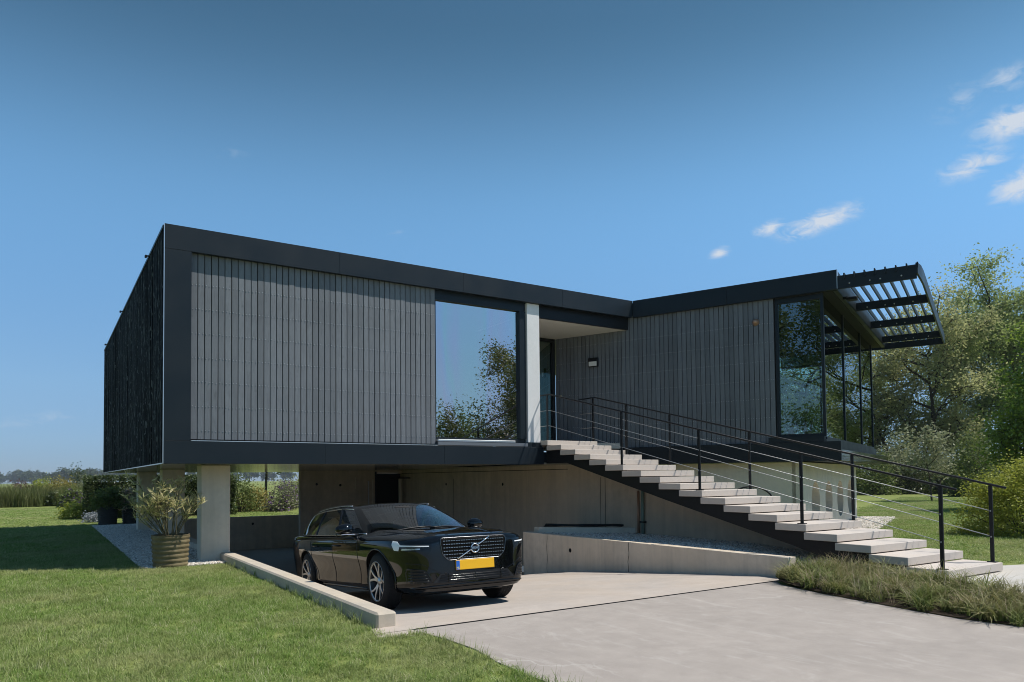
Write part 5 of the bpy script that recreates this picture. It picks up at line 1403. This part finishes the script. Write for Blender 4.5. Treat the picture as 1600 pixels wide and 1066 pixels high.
# ================================================================== grass, sedge, meadow, gravel (instances on a base sheet)
def scatter(name, base_me, protos, density_max, smin, smax, label, cat, tilt=.18, seed=1):
    coll = bpy.data.collections.new(name + '_protos')
    for m_ in protos:
        o = bpy.data.objects.new(name + '_proto', m_); coll.objects.link(o)
    o = obj(name, base_me); tag(o, label, cat, kind='stuff')
    ng = bpy.data.node_groups.new(name + '_nodes', 'GeometryNodeTree')
    ng.interface.new_socket('Geometry', in_out='INPUT', socket_type='NodeSocketGeometry'); ng.interface.new_socket('Geometry', in_out='OUTPUT', socket_type='NodeSocketGeometry')
    N_ = ng.nodes; gi = N_.new('NodeGroupInput'); go = N_.new('NodeGroupOutput')
    dp_ = N_.new('GeometryNodeDistributePointsOnFaces'); dp_.inputs['Seed'].default_value = seed
    na = N_.new('GeometryNodeInputNamedAttribute'); na.data_type = 'FLOAT'; na.inputs['Name'].default_value = 'dens'
    mu = N_.new('ShaderNodeMath'); mu.operation = 'MULTIPLY'; mu.inputs[1].default_value = density_max
    ng.links.new(na.outputs[0], mu.inputs[0]); ng.links.new(mu.outputs[0], dp_.inputs['Density']); ng.links.new(gi.outputs[0], dp_.inputs['Mesh'])
    ci_ = N_.new('GeometryNodeCollectionInfo'); ci_.inputs['Collection'].default_value = coll; ci_.inputs['Separate Children'].default_value = True; ci_.inputs['Reset Children'].default_value = True
    ip = N_.new('GeometryNodeInstanceOnPoints'); ip.inputs['Pick Instance'].default_value = True
    rr = N_.new('FunctionNodeRandomValue'); rr.data_type = 'FLOAT_VECTOR'; rr.inputs[0].default_value = (-tilt, -tilt, 0); rr.inputs[1].default_value = (tilt, tilt, 6.283)
    rs = N_.new('FunctionNodeRandomValue'); rs.data_type = 'FLOAT'; rs.inputs[2].default_value = smin; rs.inputs[3].default_value = smax
    ng.links.new(dp_.outputs['Points'], ip.inputs['Points']); ng.links.new(ci_.outputs[0], ip.inputs['Instance']); ng.links.new(rr.outputs[0], ip.inputs['Rotation']); ng.links.new(rs.outputs[1], ip.inputs['Scale'])
    ng.links.new(ip.outputs[0], go.inputs[0])
    md = o.modifiers.new('scatter', 'NODES'); md.node_group = ng
    return o
def grid_sheet(polys_dens, z):
    """list of (x0, x1, y0, y1, nx, ny, densfunc) -> sheet mesh with attribute dens"""
    vs = []; fs = []; ds = []
    for x0, x1, y0, y1, nx, ny, fn in polys_dens:
        k = len(vs)
        for j in range(ny + 1):
            for i in range(nx + 1):
                x = x0 + (x1 - x0) * i / nx; y = y0 + (y1 - y0) * j / ny; zz = z(x, y) if callable(z) else z; vs.append((x, y, zz)); ds.append(fn(x, y))
        for j in range(ny):
            for i in range(nx): a = k + j * (nx + 1) + i; fs.append((a, a + 1, a + nx + 2, a + nx + 1))
    me = mesh_from(vs, fs); at = me.attributes.new('dens', 'FLOAT', 'POINT'); at.data.foreach_set('value', np.array(ds, np.float32)); return me
def blades(seed, n, r, h0, h1, w, bend, segs=2, tip=0.0):
    rng = np.random.default_rng(seed); V = []; Q = []; T = []
    for k in range(n):
        a = rng.uniform(0, 6.283); rad = r * math.sqrt(rng.uniform()); b = np.array([math.cos(a) * rad, math.sin(a) * rad, 0]); az = rng.uniform(0, 6.283); h = rng.uniform(h0, h1); bd = bend * rng.uniform(.3, 1.3)
        o = np.array([math.cos(az), math.sin(az), 0]); s = np.array([-math.sin(az), math.cos(az), 0]); k0 = len(V)
        for i in range(segs + 1):
            f = i / segs; c = b + o * h * bd * f * f + np.array([0, 0, h * f * (1 - .35 * bd * f)]); ww = w * (1 - f * .92)
            V += [c - s * ww, c + s * ww]
        for i in range(segs): Q.append((k0 + 2 * i, k0 + 2 * i + 1, k0 + 2 * i + 3, k0 + 2 * i + 2))
        r0 = rng.uniform()
        for i in range(segs + 1): T += [r0 * (1 - tip) + tip * (i / segs) ** 1.5] * 2
    me = np_mesh(np.array(V), quads=np.array(Q)); at = me.attributes.new('tint', 'FLOAT', 'POINT'); at.data.foreach_set('value', np.array(T, np.float32)); return me
def m_blade(name, stops, patch, patch_scale, trans=.3, rough=.6):
    """blade colour: per-blade tone, with larger drier patches across the ground"""
    t = NT(name); at = t.n('ShaderNodeAttribute'); at.attribute_name = 'tint'; oi = t.n('ShaderNodeObjectInfo')
    f = t.math('ADD', t.math('MULTIPLY', at.outputs['Fac'], .6), t.math('MULTIPLY', oi.outputs['Random'], .4))
    col = t.ramp(f, stops)
    ge = t.n('ShaderNodeNewGeometry'); nz_ = t.noise(patch_scale, 5, .65, ge.outputs['Position'])
    col = t.mix(t.math('MULTIPLY', t.ramp(nz_, [(.45, 0.0), (.66, 1.0)]), .7), col, patch)
    n2 = t.noise(patch_scale * 3.1, 4, .6, ge.outputs['Position']); col = t.mix(t.math('MULTIPLY', t.ramp(n2, [(.50, 0.0), (.66, 1.0)]), .55), col, tuple(x * .42 for x in patch[:1]) + (patch[1] * .55, patch[2] * .30))
    b = t.n('ShaderNodeBsdfPrincipled'); t.l(col, b.inputs['Base Color']); b.inputs['Roughness'].default_value = rough; b.inputs['Specular IOR Level'].default_value = .3
    tr = t.n('ShaderNodeBsdfTranslucent'); t.l(col, tr.inputs['Color']); mx = t.n('ShaderNodeMixShader'); mx.inputs[0].default_value = trans
    t.l(b.outputs[0], mx.inputs[1]); t.l(tr.outputs[0], mx.inputs[2]); t.l(mx.outputs[0], t.out.inputs[0]); return t.done()
M_GRASS = m_blade('grass_blades', [(.12, (.100, .185, .024)), (.45, (.20, .315, .062)), (.75, (.33, .41, .13)), (.97, (.60, .56, .38))], (.43, .41, .21), .42, .38)
M_SEDGE = m_blade('sedge_blades', [(.10, (.060, .092, .020)), (.36, (.165, .22, .050)), (.62, (.30, .29, .11)), (.90, (.62, .50, .38))], (.27, .24, .12), 1.6)
M_STRAW = m_blade('straw_stems', [(.1, (.42, .32, .20)), (.5, (.52, .42, .30)), (.8, (.58, .46, .36)), (.97, (.66, .58, .46))], (.45, .33, .25), 1.6)
M_REED = m_blade('meadow_blades', [(.1, (.060, .085, .022)), (.5, (.11, .14, .035)), (.8, (.18, .19, .065)), (.97, (.28, .25, .12))], (.17, .17, .07), .5)
def with_mat(me, m_):
    me.materials.append(m_); return me
tufts = [with_mat(blades(500 + k, 18, .05, .018, .050, .0027, 1.3), M_GRASS) for k in range(5)] + [with_mat(blades(510, 12, .035, .045, .085, .003, .9), M_GRASS)]
def near_d(x, y):
    d = 1.0 if y < 9 else max(.30, 1 - (y - 9) * .055)
    if x > 3.0: d *= max(0, 1 - (x - 3.0) / .16)
    if y > 6.9 and x > 2.83: d = 0
    if y > 13.9 and x > 1.45: d = 0
    w = math.sin(x * 5.3 + 1.7 * math.sin(y * 2.1)) * math.sin(y * 4.7 + 1.3 * math.sin(x * 2.9)) + .5 * math.sin(x * 13.1 + y * 3.0) * math.sin(y * 11.3)
    return d * (1.0 if w > -.50 else .28)
scatter('lawn_grass', grid_sheet([(-5, 2.8, 1.5, 13.9, 78, 124, near_d), (2.8, 3.16, 1.5, 6.5, 4, 20, near_d), (-5, 1.44, 13.95, 30, 12, 30, near_d)], GZ + .002), tufts, 560, .75, 1.35, 'short green lawn grass in front of the house', 'grass', seed=3)
far_tufts = [with_mat(blades(530 + k, 18, .13, .018, .048, .007, 1.3), M_GRASS) for k in range(3)]
def right_d(x, y):
    dx = x - 12.6; return 1.0 if x < 24 else max(.15, 1 - (x - 24) * .03)
def right_ok(x, y):
    p = MRT.inverted() @ Vector((x, y, 0))
    if p.x < 5.0 and p.y > 0 and p.y < 9.2: return 0
    if p.x < 3.2: return 0
    if x < 12.75 and y < 5.4: return 0
    return right_d(x, y)
scatter('side_lawn_grass', grid_sheet([(11.3, 44, 2, 30, 80, 72, right_ok), (-6, 12, 30, 52, 20, 20, lambda x, y: .35)], lambda x, y: RG + .002 if x > 12.05 or y < 29 else GZ + .002), far_tufts, 110, .7, 1.2, 'mown lawn grass to the right of the stairs', 'grass', seed=4)
sedge = [with_mat(blades(540 + k, 40, .09, .12, .30, .0075, 1.3, 4, .5), M_SEDGE) for k in range(8)] + [with_mat(blades(549, 7, .05, .26, .40, .0035, .5, 3), M_STRAW)]
def in_poly(x, y, P):
    c = False; j = len(P) - 1
    for i in range(len(P)):
        if (P[i][1] > y) != (P[j][1] > y) and x < (P[j][0] - P[i][0]) * (y - P[i][1]) / (P[j][1] - P[i][1]) + P[i][0]: c = not c
        j = i
    return c
bedp = [(x + .05, y) for x, y in bed_edge[:9]] + [(9.2, -2), (9.2, 3.9), (9.75, 5.6), (9.8, 6.2), (9.4, 6.6)]
scatter('sedge_bed', grid_sheet([(7.9, 10.4, -2, 6.8, 40, 120, lambda x, y: 1.0 if in_poly(x, y, bedp) else 0.0)], bed_z), sedge, 64, .7, 1.2, 'strip of straw-tipped ornamental sedge beside the driveway', 'ornamental grass', .25, 5)
reed = [with_mat(blades(550 + k, 40, .22, .7, 1.45, .012, .4, 3), M_REED) for k in range(4)]
scatter('meadow_grass', grid_sheet([(-22, 4.5, 54.5, 63, 20, 8, lambda x, y: 1.0)], 0), reed, 7, .8, 1.25, 'tall meadow grass border beyond the left lawn', 'tall grass', .1, 6)
tuft_w = [with_mat(blades(560 + k, 14, .03, .06, .16, .003, .6, 2), M_GRASS) for k in range(2)]
scatter('kerb_weeds', grid_sheet([(2.70, 2.85, 7.1, 13.5, 1, 30, lambda x, y: 1.0 if y < 9.5 else .4)], 0), tuft_w, 60, .6, 1.3, 'longer grass tufts along the outer foot of the kerb', 'grass', .2, 7)

scatter('edge_grass', grid_sheet([(2.98, 3.17, 1.5, 6.5, 2, 30, lambda x, y: 1.0 if int(y * 7) % 3 else .45)], GZ + .006), tuft_w + tufts[:3], 330, .55, 1.15, 'ragged grass growing over the left edge of the driveway', 'grass', .35, 8)
# gravel
def m_pebble():
    t = NT('pebbles'); oi = t.n('ShaderNodeObjectInfo')
    col = t.ramp(oi.outputs['Random'], [(.0, (.24, .23, .21)), (.3, (.50, .46, .41)), (.6, (.66, .61, .54)), (.85, (.80, .78, .74)), (1.0, (.48, .35, .25))]); t.bsdf(col, .75, 0, .3); return t.done()
M_PEB = m_pebble(); pebs = []
for k in range(4):
    bm = bmesh.new(); bmesh.ops.create_icosphere(bm, subdivisions=1, radius=.022); rp = random.Random(k)
    sx, sy, sz = rp.uniform(.8, 1.3), rp.uniform(.7, 1.0), rp.uniform(.45, .7)
    for v in bm.verts: v.co = Vector((v.co.x * sx, v.co.y * sy, v.co.z * sz)) * rp.uniform(.88, 1.1)
    pebs.append(with_mat(bm_mesh(bm), M_PEB))
M_GRAVEL = concrete('gravel_ground', (.30, .28, .25), .4, 12, 0, .6)
g1 = prism('gravel_bed', [(1.45, 14.05), (1.62, 13.98), (2.84, 13.98), (2.84, 28.9), (1.58, 28.9)], -.1, .003, M_GRAVEL); tag(g1, kind='structure')
scatter('gravel', grid_sheet([(1.47, 2.83, 14.0, 28.9, 3, 30, lambda x, y: 1.0)], .01), pebs, 1300, .6, 1.25, 'grey and white pebbles in the strip along the left side of the house', 'gravel', .6, 11)
def bz(x, y): return .275 if y > 8.6 else max(.135, .275 - (8.6 - y) * .065)
bas = grid_sheet([(9.30, 10.84, 6.3, 13.7, 6, 30, lambda x, y: 1.0)], lambda x, y: bz(x, y) - .008); bo = obj('gravel_basin', bas, M_GRAVEL); tag(bo, kind='structure')
scatter('gravel', grid_sheet([(9.31, 10.82, 6.3, 13.2, 6, 30, lambda x, y: 1.0)], bz), pebs, 1300, .6, 1.25, 'pale pebbles between the retaining wall and the stair', 'gravel', .6, 12)
g3v = [rt(s, t_, RG + .004) for s, t_ in ((3.96, .3), (5.3, .3), (5.0, 9.2), (3.96, 9.2))]; g3 = obj('gravel_strip', mesh_from(g3v, [(0, 3, 2, 1)][::1]), M_GRAVEL); tag(g3, kind='structure')
me = mesh_from([rt(s, t_, RG + .012) for s, t_ in ((3.98, .35), (5.25, .35), (4.95, 9.1), (3.98, 9.1))], [(0, 3, 2, 1)]); at = me.attributes.new('dens', 'FLOAT', 'POINT'); at.data.foreach_set('value', np.ones(4, np.float32))
scatter('gravel', me, pebs, 700, .9, 1.6, 'pale pebbles along the foot of the round-holed base wall', 'gravel', .6, 13)
# ================================================================== summer haze over the far fields
hb = bmesh.new(); box_bm(hb, -3050, 3050, -3050, 3050, -3.0, 26.0); hz_o = obj('haze', bm_mesh(hb)); tag(hz_o, kind='stuff')
hm = bpy.data.materials.new('haze_air'); hm.use_nodes = True; hn = hm.node_tree; hn.nodes.clear()
ho = hn.nodes.new('ShaderNodeOutputMaterial'); hv = hn.nodes.new('ShaderNodeVolumePrincipled'); hv.inputs['Color'].default_value = (.82, .90, 1.0, 1); hv.inputs['Density'].default_value = .0002; hv.inputs['Anisotropy'].default_value = .2
hn.links.new(hv.outputs[0], ho.inputs['Volume']); hz_o.data.materials.append(hm)
